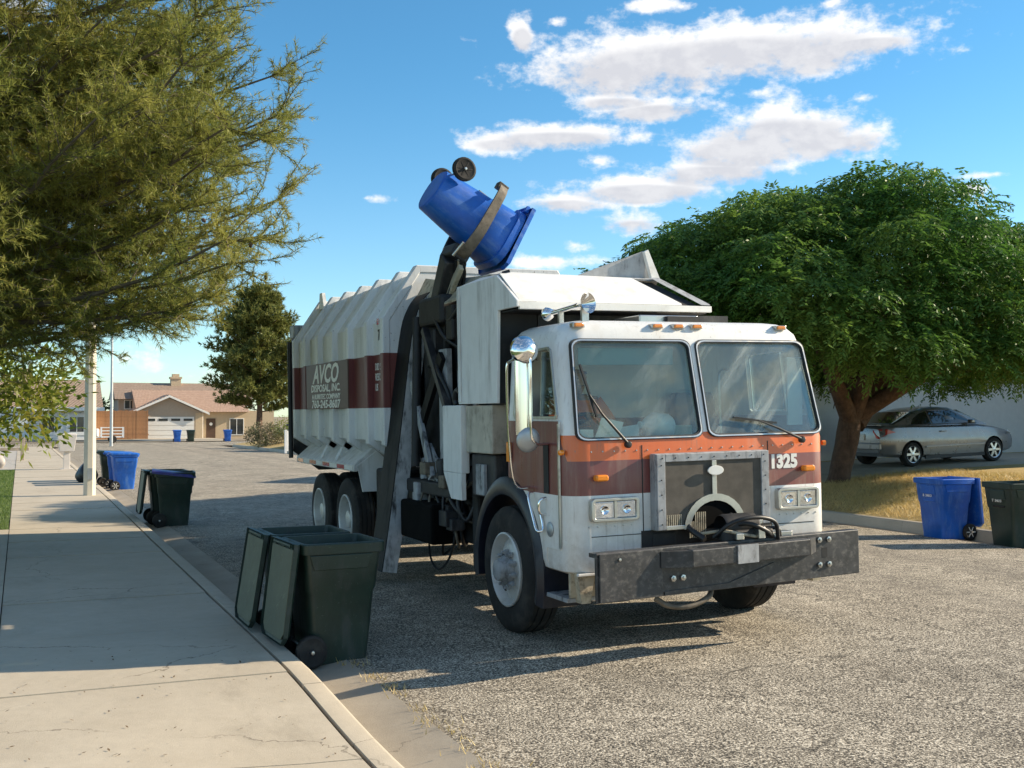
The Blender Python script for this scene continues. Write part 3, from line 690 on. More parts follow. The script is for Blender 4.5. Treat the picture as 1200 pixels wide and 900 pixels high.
# ================================================================== STREET FURNITURE
def pole_light():
    x, y = 1.40, 25.9; r = empty('street_lamp', (x, y, .09)); tag(r, 'thick pale concrete lamp post standing on the pavement', 'lamp post')
    oct_ = lambda rad, z: [(rad*math.cos(R(22.5+45*k)), rad*math.sin(R(22.5+45*k)), z) for k in range(8)]
    MB().loft([oct_(.135, -.05), oct_(.128, 1.5), oct_(.09, 8.6)]).build('post', 'pole_concrete', r)
    MB().box(-.05, .05, -.14, -.11, .35, .6).build('access_plate', 'galvanised', r)
    MB().tube(bez([(0, 0, 8.4), (.5, 0, 8.9), (1.9, 0, 9.1)], 6), .035, 8).build('arm', 'galvanised', r, smooth=60)
    MB().loft([[(1.8+a*.05, b*.05, 9.06+c) for a, b, c in ((-1, -1, 0), (1, -1, 0), (1, 1, 0), (-1, 1, 0))], [(2.2+a*.25, b*.13, 9.05) for a, b in ((-1, -1), (1, -1), (1, 1), (-1, 1))], [(2.2+a*.2, b*.1, 9.2) for a, b in ((-1, -1), (1, -1), (1, 1), (-1, 1))]]).build('lamp_head', 'galvanised', r)
pole_light()
def thin_pole():
    r = empty('street_lamp', (5.6, 79, zs(79))); tag(r, 'slim grey metal lamp post at the far street corner', 'lamp post')
    MB().tube([(0, 0, -.1), (0, 0, 4), (0, 0, 8.8)], [.11, .09, .06], 10).build('post', 'galvanised', r, smooth=60)
    MB().tube(bez([(0, 0, 8.6), (-.4, .3, 9.0), (-1.8, 1.2, 9.15)], 5), .035, 6).build('arm', 'galvanised', r, smooth=60)
    MB().box(-2.2, -1.6, 1.05, 1.3, 9.08, 9.2).build('lamp_head', 'galvanised', r)
thin_pole()
def mailbox():
    r = empty('mailbox', (1.45, 40.3, .02)); tag(r, 'white cluster mailbox on a square post at the pavement edge', 'mailbox')
    MB().box(-.1, .1, -.1, .1, -.02, .62).build('post', 'mailbox_paint', r, bevel=.01)
    q = lambda hx, hy, z: [(-hx, -hy, z), (hx, -hy, z), (hx, hy, z), (-hx, hy, z)]
    MB().loft([q(.22, .2, .6), q(.30, .23, 1.15), q(.30, .23, 1.17), q(.26, .2, 1.2)]).build('cabinet', 'mailbox_paint', r, bevel=.01)
    MB().box(-.2, .2, -.14, .14, -.03, .02).build('foot_plate', 'mailbox_paint', r)
mailbox()
def bag():
    rings = []
    r_ = random.Random(2)
    for t in np.linspace(0, 1, 12):
        rad = .30*math.sin(math.pi*min(.97, .12+t*.86))**.6*(1-.35*t); k = 18
        rings.append([(math.cos(6.283*i/k)*rad*(1+.12*math.sin(i*2.1+t*5))+.02*t, math.sin(6.283*i/k)*rad*(.9+.12*math.cos(i*1.7+t*7)), t*.56) for i in range(k)])
    o = MB().loft(rings).build('trash_bag', 'bag_black', None, smooth=70); o.location = (1.62, 31.5, .045); tag(o, 'black trash bag slumped at the kerb behind the lamp post', 'trash bag')
bag()
def rail_fence():
    r = empty('rail_fence', (.1, 50.6, .0)); tag(r, 'low weathered two-rail wooden fence around the gravel yard', 'fence')
    for x in (0, -2.4, -4.8): MB().box(x-.07, x+.07, -.07, .07, -.15, .92).build('post', 'weathered_wood', r, bevel=.01)
    for z in (.40, .78): MB().beam((-5.2, -.03, z), (.25, -.03, z+.02), .06, .13).build('rail', 'weathered_wood', r, bevel=.01)
rail_fence()
bm = bmesh.new(); bmesh.ops.create_icosphere(bm, subdivisions=3, radius=.35)
for v in bm.verts: v.co *= 1+.25*math.sin(v.co.x*9+1)*math.cos(v.co.y*8)+random.uniform(-.05, .05); v.co.z *= .75
me = bpy.data.meshes.new('boulder'); bm.to_mesh(me); bm.free(); o = link_mesh('boulder', me, 'rock', smooth=50); o.location = (-.75, 42.5, .2); tag(o, 'grey boulder lying in the gravel yard', 'rock')
def rail_gate():
    r = empty('utility_trailer', (6.6, 93.5, zs(93))); tag(r, 'small white open utility trailer parked before the brown fence', 'trailer')
    MB().box(-.75, .95, -.5, .5, .42, .5).build('deck', 'trim_white', r)
    for z in (.7, .95, 1.2): MB().box(-.75, .95, -.52, -.48, z-.03, z+.03).build('side_rail', 'trim_white', r); MB().box(-.75, .95, .48, .52, z-.03, z+.03).build('side_rail', 'trim_white', r)
    for x in (-.72, .1, .92):
        for y in (-.5, .5): MB().box(x-.03, x+.03, y-.03, y+.03, .4, 1.25).build('stake', 'trim_white', r)
    for s_ in (-1, 1):
        w = MB().lathe([(.0, -.07), (.2, -.08), (.3, -.06), (.3, .06), (.2, .08), (0, .07)], (.1, s_*.62, .28), (0, 1, 0), 16).build('wheel', 'rubber', r, smooth=50)
    MB().lathe([(0, 0), (.17, .02), (.17, .55), (.1, .62), (0, .63)], (-1.05, 0, .5), (0, 0, 1), 14).build('gas_bottle', 'trim_white', r, smooth=50)
    MB().beam((-.7, 0, .45), (-1.7, 0, .4), .1, .1).build('drawbar', 'trim_white', r); MB().tube([(-1.65, 0, -.02), (-1.65, 0, .5)], .04).build('jockey_leg', 'galvanised', r)
rail_gate()
def picket():
    r = empty('picket_fence', (13.55, 58.5, zs(58)+.09)); tag(r, 'white picket fence at the corner behind the truck', 'fence'); me = None
    for i in range(26):
        if me is None: o = MB().prism([(-.04, -.012, 0), (.04, -.012, 0), (.04, -.012, 1.02), (0, -.012, 1.1), (-.04, -.012, 1.02)], (0, .024, 0)).build('picket', 'trim_white', r); me = o.data
        else: o = bpy.data.objects.new('picket', me); COL.objects.link(o); o.parent = r
        o.location = (-.6+i*.15, 0, .02)
    for z in (.3, .8): MB().box(-.66, 3.25, .0125, .05, z, z+.08).build('rail', 'trim_white', r)
    for x in (-.7, 1.2, 3.25): MB().box(x-.06, x+.06, -.03, .09, -.1, 1.15).build('post', 'trim_white', r)
picket()
# ================================================================== WHEELED BINS
def binmat(name, col, dirtc, rough=.42):
    m_ = mat(name, col, rough, var=.2, vs=4, dirt=dirtc, damt=.65, dsc=(11, 11, 3), bump=.08, bs=60, bd=.003)
    g = G(m_.node_tree); b = m_.node_tree.nodes['Principled BSDF']; src = b.inputs['Base Color'].links[0].from_socket; co = g.coord()
    sc_ = g.m('MAXIMUM', g.mr(g.noise(co, 55, 2, .5), .68, .72, 0, .5), g.m('MULTIPLY', g.mr(g.noise(g.mapping(g.mapping(co, rot=(.3, .5, .2)), (4, 4, 90)), 1., 3, .6), .64, .70, 0, .45), g.mr(g.noise(co, 3, 3), .5, .65)))
    g.l.new(g.mix(sc_, src, tuple(min(.6, x*2.2+.05) for x in col)), b.inputs['Base Color'])
binmat('bin_green', (.012, .030, .022), (.05, .055, .05)); binmat('bin_blue', (.006, .10, .46), (.10, .22, .50)); binmat('bin_purple', (.035, .035, .22), (.08, .09, .22))
binmat('lid_inner', (.085, .09, .055), (.16, .15, .10), .55)
binmat('bin_blue_dark', (.012, .03, .20), (.05, .07, .25))
def make_bin(name, loc, rotz, label, body='bin_green', lid='bin_green', lid_open=None, group=None, rnd=.05, inner=None, axle_mat='rubber', marks=False, WX=-.245, WZ=.127):
    r = empty(name, loc, (0, 0, rotz)); r.scale = (.94, .97, .99); tag(r, label, 'trash bin', group)
    n = 4
    def sec(z, xb, xf, hy, rr=rnd): return [(a, b, z) for a, b in rrect(-xb, xf, -hy, hy, rr, n)]
    S = [sec(0, .21, .23, .215), sec(.015, .225, .245, .23), sec(.30, .25, .272, .252), sec(.56, .27, .293, .270), sec(.585, .283, .306, .283), sec(.86, .305, .338, .302),
         sec(.865, .335, .365, .328), sec(.935, .34, .37, .333), sec(.945, .332, .362, .325), sec(.945, .300, .335, .298), sec(.60, .272, .296, .272), sec(.10, .222, .245, .222)]
    b = MB().loft(S[::1]); bo = b.build('body', body, r, smooth=40)
    if rnd < .1:
        # moulded hand recesses, front grip pocket and catch bar
        MB().prism([(.318, -.16, .70), (.328, -.14, .84), (.328, .14, .84), (.318, .16, .70)], (.022, 0, 0)).build('front_panel', body, bo, bevel=.008)
        MB().tube([(.305, -.12, .60), (.305, .12, .60)], .016, 8).build('catch_bar', axle_mat if body == 'bin_green' else body, bo, smooth=60)
        for s_ in (-1, 1): MB().prism([(-.23, s_*.288, .74), (.22, s_*.288, .74), (.26, s_*.300, .855), (-.27, s_*.300, .855)], (0, s_*.016, 0)).build('side_rib', body, bo, bevel=.006)
    for s_ in (-1, 1):
        w = MB().lathe([(.03, -.028), (.088, -.028), (.105, -.034), (.125, -.024), (.127, 0), (.125, .024), (.105, .034), (.088, .028), (.03, .028)], (WX, s_*.282, WZ), (0, 1, 0), 24).build('wheel', 'rubber', r, smooth=35)
        rim = MB().lathe([(.0, s_*.036), (.02, s_*.036), (.022, s_*.022), (.085, s_*.016), (.085, -s_*.016), (0, -s_*.016)], (WX, s_*.282, WZ), (0, 1, 0), 16).build('rim', 'interior_dark', w, smooth=35)
        sp = MB()
        for k in range(6):
            a = k*math.pi/3; sp.beam((WX+.02*math.cos(a), s_*.305, WZ+.02*math.sin(a)), (WX+.088*math.cos(a), s_*.303, WZ+.088*math.sin(a)), .012, .016, (0, 1, 0))
        sp.build('spokes', 'rubber' if body == 'bin_green' or axle_mat == 'dark' else 'letter_white', w)
        MB().lathe([(0, s_*.05), (.014, s_*.048), (.014, s_*.03)], (WX, s_*.282, WZ), (0, 1, 0), 10).build('axle_cap', 'steel', w)
    MB().tube([(WX, -.27, WZ), (WX, .27, WZ)], .012, 8).build('axle', 'steel', r)
    h = MB().tube([(-.40, -.24, .93), (-.40, .24, .93)], .016, 10)
    for y in (-.24, 0, .24): h.box(-.40, -.33, y-.02, y+.02, .905, .945)
    h.build('handle', body, r, smooth=40)
    # lid, hinge at its origin
    L = MB(); P = [(.0, .345), (.70, .345), (.765, .27), (.765, -.27), (.70, -.345), (.0, -.345)]
    def o_(k, z): return [(max(0.005*(1-k), a)+(-.0 if a < .1 else -k*.05), b*(1-k*.1), z) for a, b in P][::-1]
    L.loft([o_(.15, .004), o_(.02, .002), o_(0, -.022), o_(-.02, -.022), o_(-.02, .014), o_(.4, .030), o_(.9, .034)][::-1])
    lo = L.build('lid', lid, r, smooth=35, bevel=.004); lo.location = (-.385, 0, .955)
    a = R(2) if lid_open is None else R(lid_open); lo.rotation_euler = (0, a, 0)
    if inner: o2 = MB().prism([(.05, .30, -.002), (.68, .30, -.002), (.73, .24, -.002), (.73, -.24, -.002), (.68, -.30, -.002), (.05, -.30, -.002)], (0, 0, -.012)).build('lid_liner', inner, lo, bevel=.005)
    if marks:
        M = Matrix(((0, 0, 1, .338), (1, 0, 0, 0), (0, 1, 0, 0), (0, 0, 0, 1)))
        text('B  24613' if body == 'bin_blue' else 'T  54613', .055, M @ Matrix.Translation((0, .665, .012)), 'letter_white', bo, align='CENTER', bold=.0008)
    return r
GZ = -.058
make_bin('wheeled_bin', (2.235, 8.56, GZ), R(3), 'dark green wheeled bin with open lid, side wheel fully visible at the kerb', lid_open=97, inner='lid_inner', group='emptied green bins by the near kerb')
make_bin('wheeled_bin', (2.18, 9.32, GZ), R(1), 'dark green wheeled bin with open lid, half hidden behind another green bin', lid_open=99, inner='lid_inner', group='emptied green bins by the near kerb')
make_bin('wheeled_bin', (2.42, 19.75, GZ), R(-6), 'dark green wheeled bin with a purple-blue lid in the shade past the truck', lid='bin_purple', lid_open=7)
make_bin('wheeled_bin', (2.36, 20.42, GZ), R(0), 'dark green wheeled bin with hanging lid behind the purple-lidded bin', lid_open=97, inner='lid_inner')
make_bin('recycling_bin', (2.45, 30.2, GZ+zs(30)), R(2), 'bright blue wheeled bin with closed lid at the sunny kerb', 'bin_blue', 'bin_blue')
make_bin('recycling_bin', (2.40, 31.15, GZ+zs(31)), R(-3), 'blue wheeled bin partly covered by a nearer blue bin', 'bin_blue', 'bin_blue')
make_bin('wheeled_bin', (2.28, 32.1, GZ+zs(32)), R(0), 'dark green wheeled bin beyond the two blue bins at the kerb', lid_open=None)
make_bin('recycling_bin', (13.02, 12.95, GZ), R(176), 'blue wheeled bin with lid hanging open before the dry lawn', 'bin_blue', 'bin_blue', lid_open=96, inner='bin_blue', marks=True)
make_bin('wheeled_bin', (13.14, 11.72, GZ), R(172), 'dark green wheeled bin before the dry lawn beside the blue one', lid_open=97, inner='lid_inner', marks=True)
make_bin('recycling_bin', (11.9, 95.3, zs(95)), R(-90), 'blue bin at the far kerb before the white garage door', 'bin_blue', 'bin_blue')
make_bin('wheeled_bin', (13.0, 95.4, zs(95)), R(-90), 'green bin at the far kerb before the white garage door')
make_bin('recycling_bin', (16.0, 95.3, zs(95)), R(-90), 'blue bin at the far kerb before the tan house window', 'bin_blue', 'bin_blue')

# ================================================================== GARBAGE TRUCK
TR = empty('garbage_truck', (5.09, 7.55, .024), (0, -.02, 0))
tag(TR, 'white, maroon and orange side-loading garbage truck emptying a blue bin', 'truck')
TM = Matrix.Translation((5.09, 7.55, .024)) @ Euler((0, -.02, 0)).to_matrix().to_4x4()
def cabmat():
    m, g, b = newmat('cab_paint'); co = g.coord(); x, y, z = g.sep(co)
    W_, MR, OR = (.78, .77, .74), (.18, .045, .040), (.72, .145, .022)
    front = g.m('LESS_THAN', g.m('ADD', y, g.mr(z, 1.49, 1.75, .0, -.10)), .085)
    inb = lambda a, b_: g.m('MULTIPLY', g.m('GREATER_THAN', z, a), g.m('LESS_THAN', z, b_))
    side_m = g.m('MULTIPLY', inb(1.225, 1.80), g.m('SUBTRACT', 1., front)); low_m = inb(1.225, 1.49)
    c = g.mix(g.m('MAXIMUM', side_m, low_m), W_, MR); c = g.mix(g.m('MULTIPLY', inb(1.49, 1.69), front), c, OR)
    dn = g.noise(g.mapping(co, (7, 7, 1.1)), 1., 7, .7); dm = g.mr(dn, .47, .74, 0, .5, True)
    grime = g.mr(z, .6, 1.25, .6, 0.05); gm = g.m('MULTIPLY', grime, g.mr(g.noise(co, 9, 5, .7), .3, .7))
    c = g.mix(dm, c, g.mix(.5, c, (.42, .36, .28))); c = g.mix(gm, c, (.32, .27, .2))
    drip = g.m('MULTIPLY', g.mr(g.noise(g.mapping(co, (38, 38, 1.5)), 1., 4, .6), .56, .72, 0, .6), g.mr(g.noise(co, 2.2, 3, .5), .40, .62)); c = g.mix(drip, c, (.20, .14, .10))
    sp = g.mr(g.noise(co, 38, 3, .5), .70, .74, 0, .5); c = g.mix(sp, c, (.3, .2, .14))
    g.l.new(c, b.inputs['Base Color']); g.l.new(g.mr(dn, .3, .7, .24, .5), b.inputs['Roughness']); b.inputs['Coat Weight'].default_value = .25; b.inputs['Coat Roughness'].default_value = .1
    g.l.new(g.bump(g.noise(co, 3.5, 3, .5), .10, .02), b.inputs['Normal']); MATS['cab_paint'] = m
    m, g, b = newmat('body_paint'); co = g.coord(); x, y, z = g.sep(co)
    st = g.m('MULTIPLY', g.m('GREATER_THAN', z, 1.93), g.m('LESS_THAN', z, 2.55))
    c = g.mix(st, (.74, .735, .715), (.15, .036, .034))
    fade = g.mr(g.noise(g.mapping(co, (1, 2.5, 1)), 1.1, 5, .6), .45, .7, 0, .55); c = g.mix(g.m('MULTIPLY', fade, st), c, (.22, .075, .045))
    dn = g.noise(g.mapping(co, (5, 5, .55)), 1.4, 7, .7); dm = g.mr(dn, .46, .74, 0, .55, True); c = g.mix(dm, c, g.mix(.6, c, (.16, .13, .10)))
    sc_ = g.mr(g.noise(co, 30, 3, .6), .67, .72, 0, .75); c = g.mix(sc_, c, (.09, .06, .045))
    low_ = g.m('MULTIPLY', g.mr(z, 1.15, 1.75, .5, 0), g.mr(g.noise(co, 7, 5, .7), .3, .65)); c = g.mix(low_, c, (.2, .16, .12))
    g.l.new(c, b.inputs['Base Color']); g.l.new(g.mr(dn, .3, .7, .38, .65), b.inputs['Roughness'])
    g.l.new(g.bump(g.noise(co, 2.6, 3, .5), .22, .03), b.inputs['Normal']); MATS['body_paint'] = m
    m, g, b = newmat('sign_plate'); co = g.coord(); n = g.noise(co, 3, 5, .6)
    g.l.new(g.mix(n, (.105, .055, .04), (.135, .075, .055)), b.inputs['Base Color']); b.inputs['Roughness'].default_value = .55; MATS['sign_plate'] = m
    # window glass: tinted, reflecting, dusty; a paler reflection is put into the dust colour
    def glass(name, tint, dust_sheen, dsc):
        m = bpy.data.materials.new(name); m.use_nodes = True; g = G(m.node_tree); g.n.remove(g.n['Principled BSDF']); co = g.coord()
        t = g.n.new('ShaderNodeBsdfTransparent'); t.inputs[0].default_value = (*tint, 1); gl = g.n.new('ShaderNodeBsdfGlossy'); gl.inputs['Roughness'].default_value = .015
        fr = g.n.new('ShaderNodeFresnel'); fr.inputs[0].default_value = 1.52
        f2 = g.m('MULTIPLY', fr.outputs[0], .8, clamp=True)
        mx = g.n.new('ShaderNodeMixShader'); g.l.new(f2, mx.inputs[0]); g.l.new(t.outputs[0], mx.inputs[1]); g.l.new(gl.outputs[0], mx.inputs[2])
        df = g.n.new('ShaderNodeBsdfDiffuse'); df.inputs[0].default_value = (.55, .6, .58, 1)
        st_ = g.noise(g.mapping(g.mapping(co, rot=(0, R(-42), 0)), dsc), 1.6, 5, .6); dm = g.mr(st_, .48, .82, dust_sheen*.18, dust_sheen, True)
        m2 = g.n.new('ShaderNodeMixShader'); g.l.new(dm, m2.inputs[0]); g.l.new(mx.outputs[0], m2.inputs[1]); g.l.new(df.outputs[0], m2.inputs[2])
        g.l.new(m2.outputs[0], g.n['Material Output'].inputs[0]); MATS[name] = m
    glass('windshield_glass', (.86, .95, .93), .32, (3, 1, .8)); glass('windshield_dusty', (.86, .94, .91), .6, (4.5, 1, .6)); glass('side_glass', (.72, .78, .78), .12, (3, 3, 3))
cabmat()
mat('void_black', (.003, .003, .003), .9, var=0, spec=.1); mat('tan_grey', (.52, .47, .38), .55, var=.15, dirt=(.16, .13, .1), damt=.7, dsc=(5, 5, 3)); mat('claw_brown', (.13, .105, .075), .6, var=.4, vs=10, dirt=(.03, .025, .02), damt=.8, dsc=(9, 9, 9)); mat('rail_black', (.006, .006, .007), .6, spec=.25, var=.3, dirt=(.025, .025, .025), damt=.5, dsc=(8, 8, 3)); mat('rail_worn', (.46, .46, .46), .5, var=.2, vs=9, dirt=(.02, .02, .02), damt=.95, dsc=(13, 13, 4), bump=.15, bs=50)
T = TR
FY = lambda z: max(0, z-1.62)*.235                      # cab front leans back above the belt
def csec(z, yf, yr, hw, r): return [(a, b, z) for a, b in rrect(-hw, hw, yf, yr, r, 6)]
CABS = [(.62, .05, 1.30, 1.19, .14), (.64, .015, 1.30, 1.225, .17), (.70, 0, 1.30, 1.24, .18), (1.62, 0, 1.30, 1.24, .18), (2.42, FY(2.42), 1.30, 1.18, .18), (2.50, FY(2.5)+.005, 1.295, 1.155, .18),
        (2.555, FY(2.55)+.035, 1.27, 1.11, .18), (2.59, FY(2.55)+.085, 1.22, 1.04, .16), (2.605, FY(2.55)+.16, 1.15, .94, .13)]
cab = MB().loft([csec(*s) for s in CABS]).build('cab', 'cab_paint', T)
INN = [(.95, .05, 1.24, 1.19, .14), (1.62, .05, 1.24, 1.19, .14), (2.42, FY(2.42)+.05, 1.24, 1.125, .14), (2.53, FY(2.53)+.09, 1.2, 1.05, .12)]
c_in = MB().loft([csec(*s) for s in INN]).build('x', None)
def pane_loop(s_, grow=0., n=4):
    """windshield outline in (x, z): slightly tapering rounded quad"""
    base = rrect(0, 1, 0, 1, .075, n); out = []
    for u, v in base:
        xin, xo = .045-grow, 1.15-.05*v+grow; z = 1.665-grow+(2.425+2*grow-1.665)*v
        out.append((s_*(xin+(xo-xin)*u), z))
    return out
cut = []
for s_ in (-1, 1): cut.append(MB().prism([(x, -.3, z) for x, z in pane_loop(s_)], (0, .7, 0)).build('x', None))
sw = [(.245, 1.835), (1.0, 1.835), (1.02, 1.86), (1.02, 2.33), (.99, 2.36), (.45, 2.375), (.40, 2.35), (.235, 1.865)]
cut.append(MB().prism([(-1.6, y, z) for y, z in sw], (3.2, 0, 0)).build('x', None))
arch = [(1.19+.66*math.cos(R(a)), .54+.72*math.sin(R(a))) for a in range(-20, 201, 8)]
cut.append(MB().prism([(-1.6, y, z) for y, z in arch], (3.2, 0, 0)).build('x', None))
boolean(cab, [c_in]+cut); cab.data.materials.clear(); cab.data.materials.append(MATS['cab_paint'])
cab.data.polygons.foreach_set('use_smooth', [True]*len(cab.data.polygons)); cab.data.set_sharp_from_angle(angle=R(32))
for s_ in (-1, 1):
    lo, li, lg = pane_loop(s_, .022), pane_loop(s_, -.006), pane_loop(s_, .0)
    gk = MB().ring([(x, FY(z)-.012, z) for x, z in lo], [(x, FY(z)-.012, z) for x, z in li], (0, .03, 0)).build('windshield_seal', 'hose_rubber', T, smooth=40)
    b_ = MB().ring([(x, FY(z)-.017, z) for x, z in pane_loop(s_, .014)], [(x, FY(z)-.017, z) for x, z in pane_loop(s_, .004)], (0, .01, 0)).build('seal_insert', 'steel', gk)
    MB().prism([(x, FY(z)+.006, z) for x, z in lg], (0, .006, 0)).build('windshield', 'windshield_glass' if s_ < 0 else 'windshield_dusty', T)
def HW(z): return 1.24-max(0, z-1.62)*.075
for s_ in (-1, 1):
    P = lambda pts, off: [(s_*(HW(z)+off), y, z) for y, z in pts]
    cy, cz = .63, 2.1; grow = lambda k: [(cy+(y-cy)*k, cz+(z-cz)*k) for y, z in sw]
    MB().ring(P(grow(1.07), .012), P(grow(.985), .012), (-s_*.03, 0, 0)).build('window_frame', 'steel', T, bevel=.004)
    MB().prism([(s_*(HW(z)-.018), y, z) for y, z in ((.26, 1.85), (.52, 1.85), (.56, 2.35), (.45, 2.36))], (s_*.005, 0, 0)).build('vent_window', 'side_glass', T)
    MB().beam((s_*(HW(1.84)-.01), .53, 1.84), (s_*(HW(2.36)-.01), .565, 2.36), .02, .02, (1, 0, 0)).build('window_divider', 'steel', T)
    if s_ > 0: MB().prism([(s_*(HW(z)-.018), y, z) for y, z in ((.55, 1.85), (1.0, 1.85), (1.0, 2.34), (.58, 2.35))], (s_*.005, 0, 0)).build('side_window', 'side_glass', T)
    # door skin below the window, following the wheel arch
    arc = [(1.19+.80*math.cos(R(a)), .54+.83*math.sin(R(a))) for a in range(170, 92, -8)]
    dp = [(.165, 1.80), (.165, .80), (.40, .80)]+[p for p in arc if p[0] < 1.03]+[(1.04, 1.36), (1.04, 1.80)]
    d_ = MB().prism([(s_*(HW(z)-.004), y, z) for y, z in dp], (s_*.014, 0, 0)).build('door', 'cab_paint', T, bevel=.004)
    MB().prism([(s_*1.249, y, z) for y, z in ((.34, 1.23), (.43, 1.23), (.43, 1.63), (.34, 1.63))], (s_*.004, 0, 0)).build('door_pocket_window', 'grimy_black', d_)
    MB().lathe([(0, 0), (.055, 0), (.06, .006), (.05, .012), (0, .013)], (s_*1.249, .33, .95), (s_, 0, 0), 20).build('round_cover', 'galvanised', d_, smooth=40)
    hd = MB().tube(bez([(s_*1.25, .40, 1.19), (s_*1.30, .405, 1.17), (s_*1.30, .41, 1.08), (s_*1.25, .41, 1.06)], 4), .013, 8).build('door_handle', 'chrome', d_, smooth=60)
    MB().beam((s_*1.25, .155, .82), (s_*1.25, .155, 1.78), .018, .016, (1, 0, 0)).build('door_hinge', 'steel', T)
    # fender over the front wheel
    fo = [(1.19+(.72)*math.cos(R(a)), .54+(.78)*math.sin(R(a))) for a in range(-12, 199, 7)]; fi = [(1.19+.61*math.cos(R(a)), .54+.63*math.sin(R(a))) for a in range(-12, 199, 7)]
    k = len(fo); v = []; f = []
    for (a, b), (c, d0) in zip(fo, fi): v += [(s_*1.245, a, b), (s_*1.285, (a+c)/2, (b+d0)/2), (s_*1.27, c, d0), (s_*.80, c, d0), (s_*.80, a, b)]
    for i in range(k-1):
        for j in range(5): f.append((i*5+j, i*5+(j+1) % 5, (i+1)*5+(j+1) % 5, (i+1)*5+j))
    f += [tuple(range(5)), tuple(range((k-1)*5, k*5))]; mesh_obj('fender', v, f, 'fender_black', T, smooth=50)
    # grab loop on the fender
    MB().tube(bez([(s_*1.26, .62, 1.22), (s_*1.31, .60, 1.2), (s_*1.31, .50, 1.0), (s_*1.31, .44, .93), (s_*1.27, .42, .95), (s_*1.27, .47, 1.08)], 5), .012, 8).build('grab_loop', 'chrome', T, smooth=60)
    # boarding steps
    st = MB().box(s_*.85, s_*1.20, .10, .52, .76, .80).box(s_*.85, s_*.88, .10, .52, .44, .78).box(s_*.86, s_*1.20, .10, .13, .44, .78).build('step_well', 'tan_worn', T, bevel=.005)
    MB().box(s_*.86, s_*1.22, .12, .56, .40, .435).build('step_tread', 'worn_grey', T, bevel=.005); MB().box(s_*1.0, s_*1.215, .22, .46, .70, .76).build('step_tread', 'grey_white', T, bevel=.005)
    MB().prism([(s_*1.02, .03, .64), (s_*1.17, .03, .64), (s_*1.14, .03, .40), (s_*1.06, .03, .40)], (0, .12, 0)).build('bumper_bracket', 'tan_worn', T)
# lower front apron and panel seams
MB().box(-1.18, 1.18, -.004, .03, .615, .635).build('apron_lip', 'cab_paint', T, bevel=.004)
for s_ in (-1, 1):
    for i in range(6): MB().lathe([(.007, 0), (.006, .005), (0, .006)], (s_*(1.08-i*.075), 0, .985), (0, -1, 0), 8).build('rivet', 'steel', T)
for i in range(22):
    x = -1.05+i*.1
    MB().lathe([(.007, 0), (.006, .005), (0, .006)], (x, 0, 1.56), (0, -1, 0), 8).build('rivet', 'steel', T)
MB().box(-.62, .62, -.012, .03, .62, .93).build('lower_grille_dark_slab', 'grimy_black', T)  # solid black slab, its colour stands for a dark opening
# grille
gr = MB().box(-.535, .535, -.09, .0, .93, 1.53).build('grille_box', 'worn_grey', T, bevel=.01)
A = [(-.27+.27*(1-math.cos(math.pi*i/12)), 1.15*0+.93+.25*math.sin(math.pi*i/12)) for i in range(13)]
arch_o = [(-.29*math.cos(math.pi*i/14), .93+.27*math.sin(math.pi*i/14)) for i in range(15)]; arch_i = [(-.235*math.cos(math.pi*i/14), .93+.215*math.sin(math.pi*i/14)) for i in range(15)]
scr = [(-.455, .965), (-.29, .965)]+[(x, z) for x, z in arch_o if z > .965]+[(.29, .965), (.455, .965), (.455, 1.465), (-.455, 1.465)]
def meshmat():
    m, g, b = newmat('radiator_mesh'); co = g.coord(); x, y, z = g.sep(co)
    a = g.m('SINE', g.m('MULTIPLY', x, 700)); n = g.noise(co, 6, 5, .6)
    c = g.mix(g.mr(n, .35, .7), (.075, .065, .052), (.15, .13, .105)); c = g.mix(g.mr(a, -.2, .6, 0, .5), c, (.02, .02, .02))
    g.l.new(c, b.inputs['Base Color']); b.inputs['Roughness'].default_value = .8; MATS['radiator_mesh'] = m
meshmat()
MB().prism([(x, -.094, z) for x, z in scr], (0, .003, 0)).build('radiator_screen', 'radiator_mesh', gr)
fr = lambda x0, x1, z0, z1: MB().box(x0, x1, -.108, -.088, z0, z1)
for q in ((-.53, -.455, .935, 1.525), (.455, .53, .935, 1.525), (-.454, .454, 1.465, 1.525)): fr(*q).build('grille_frame', 'worn_grey', gr, bevel=.004)
fr(-.454, -.28, .932, .966).build('grille_frame', 'steel', gr, bevel=.004); fr(.28, .454, .932, .966).build('grille_frame', 'steel', gr, bevel=.004)
fr(-.022, .022, 1.19, 1.464).build('grille_frame', 'steel', gr, bevel=.004)
v = []; f = []
for (a, b), (c, d0) in zip(arch_o, arch_i): v += [(a, -.112, b), (c, -.112, d0), (c, -.085, d0), (a, -.085, b)]
for i in range(14):
    for j in range(4): f.append((i*4+j, i*4+(j+1) % 4, (i+1)*4+(j+1) % 4, (i+1)*4+j))
mesh_obj('grille_arch', v, f, 'steel', gr, smooth=40)
MB().prism([(x, -.093, z) for x, z in arch_i]+[], (0, -.004, 0)).build('arch_dark_plate', 'void_black', gr)  # black plate, the dark inside of the arch put into its colour
for i in range(9): MB().box(-.24+i*.018, -.232+i*.018, -.104, -.0975, .86, 1.06 if i > 2 else .99).build('radiator_fin', 'tan_worn', gr)
for i in range(8): MB().box(-.445+i*.018, -.437+i*.018, -.100, -.0945, .966, 1.05).build('radiator_fin', 'tan_worn', gr)
ov = [(.075*math.cos(R(a)), .038*math.sin(R(a))) for a in range(0, 360, 15)]
MB().prism([(x, -.118, 1.385+z) for x, z in ov], (0, -.012, 0)).build('oval_badge', 'plate_white', gr, bevel=.003)
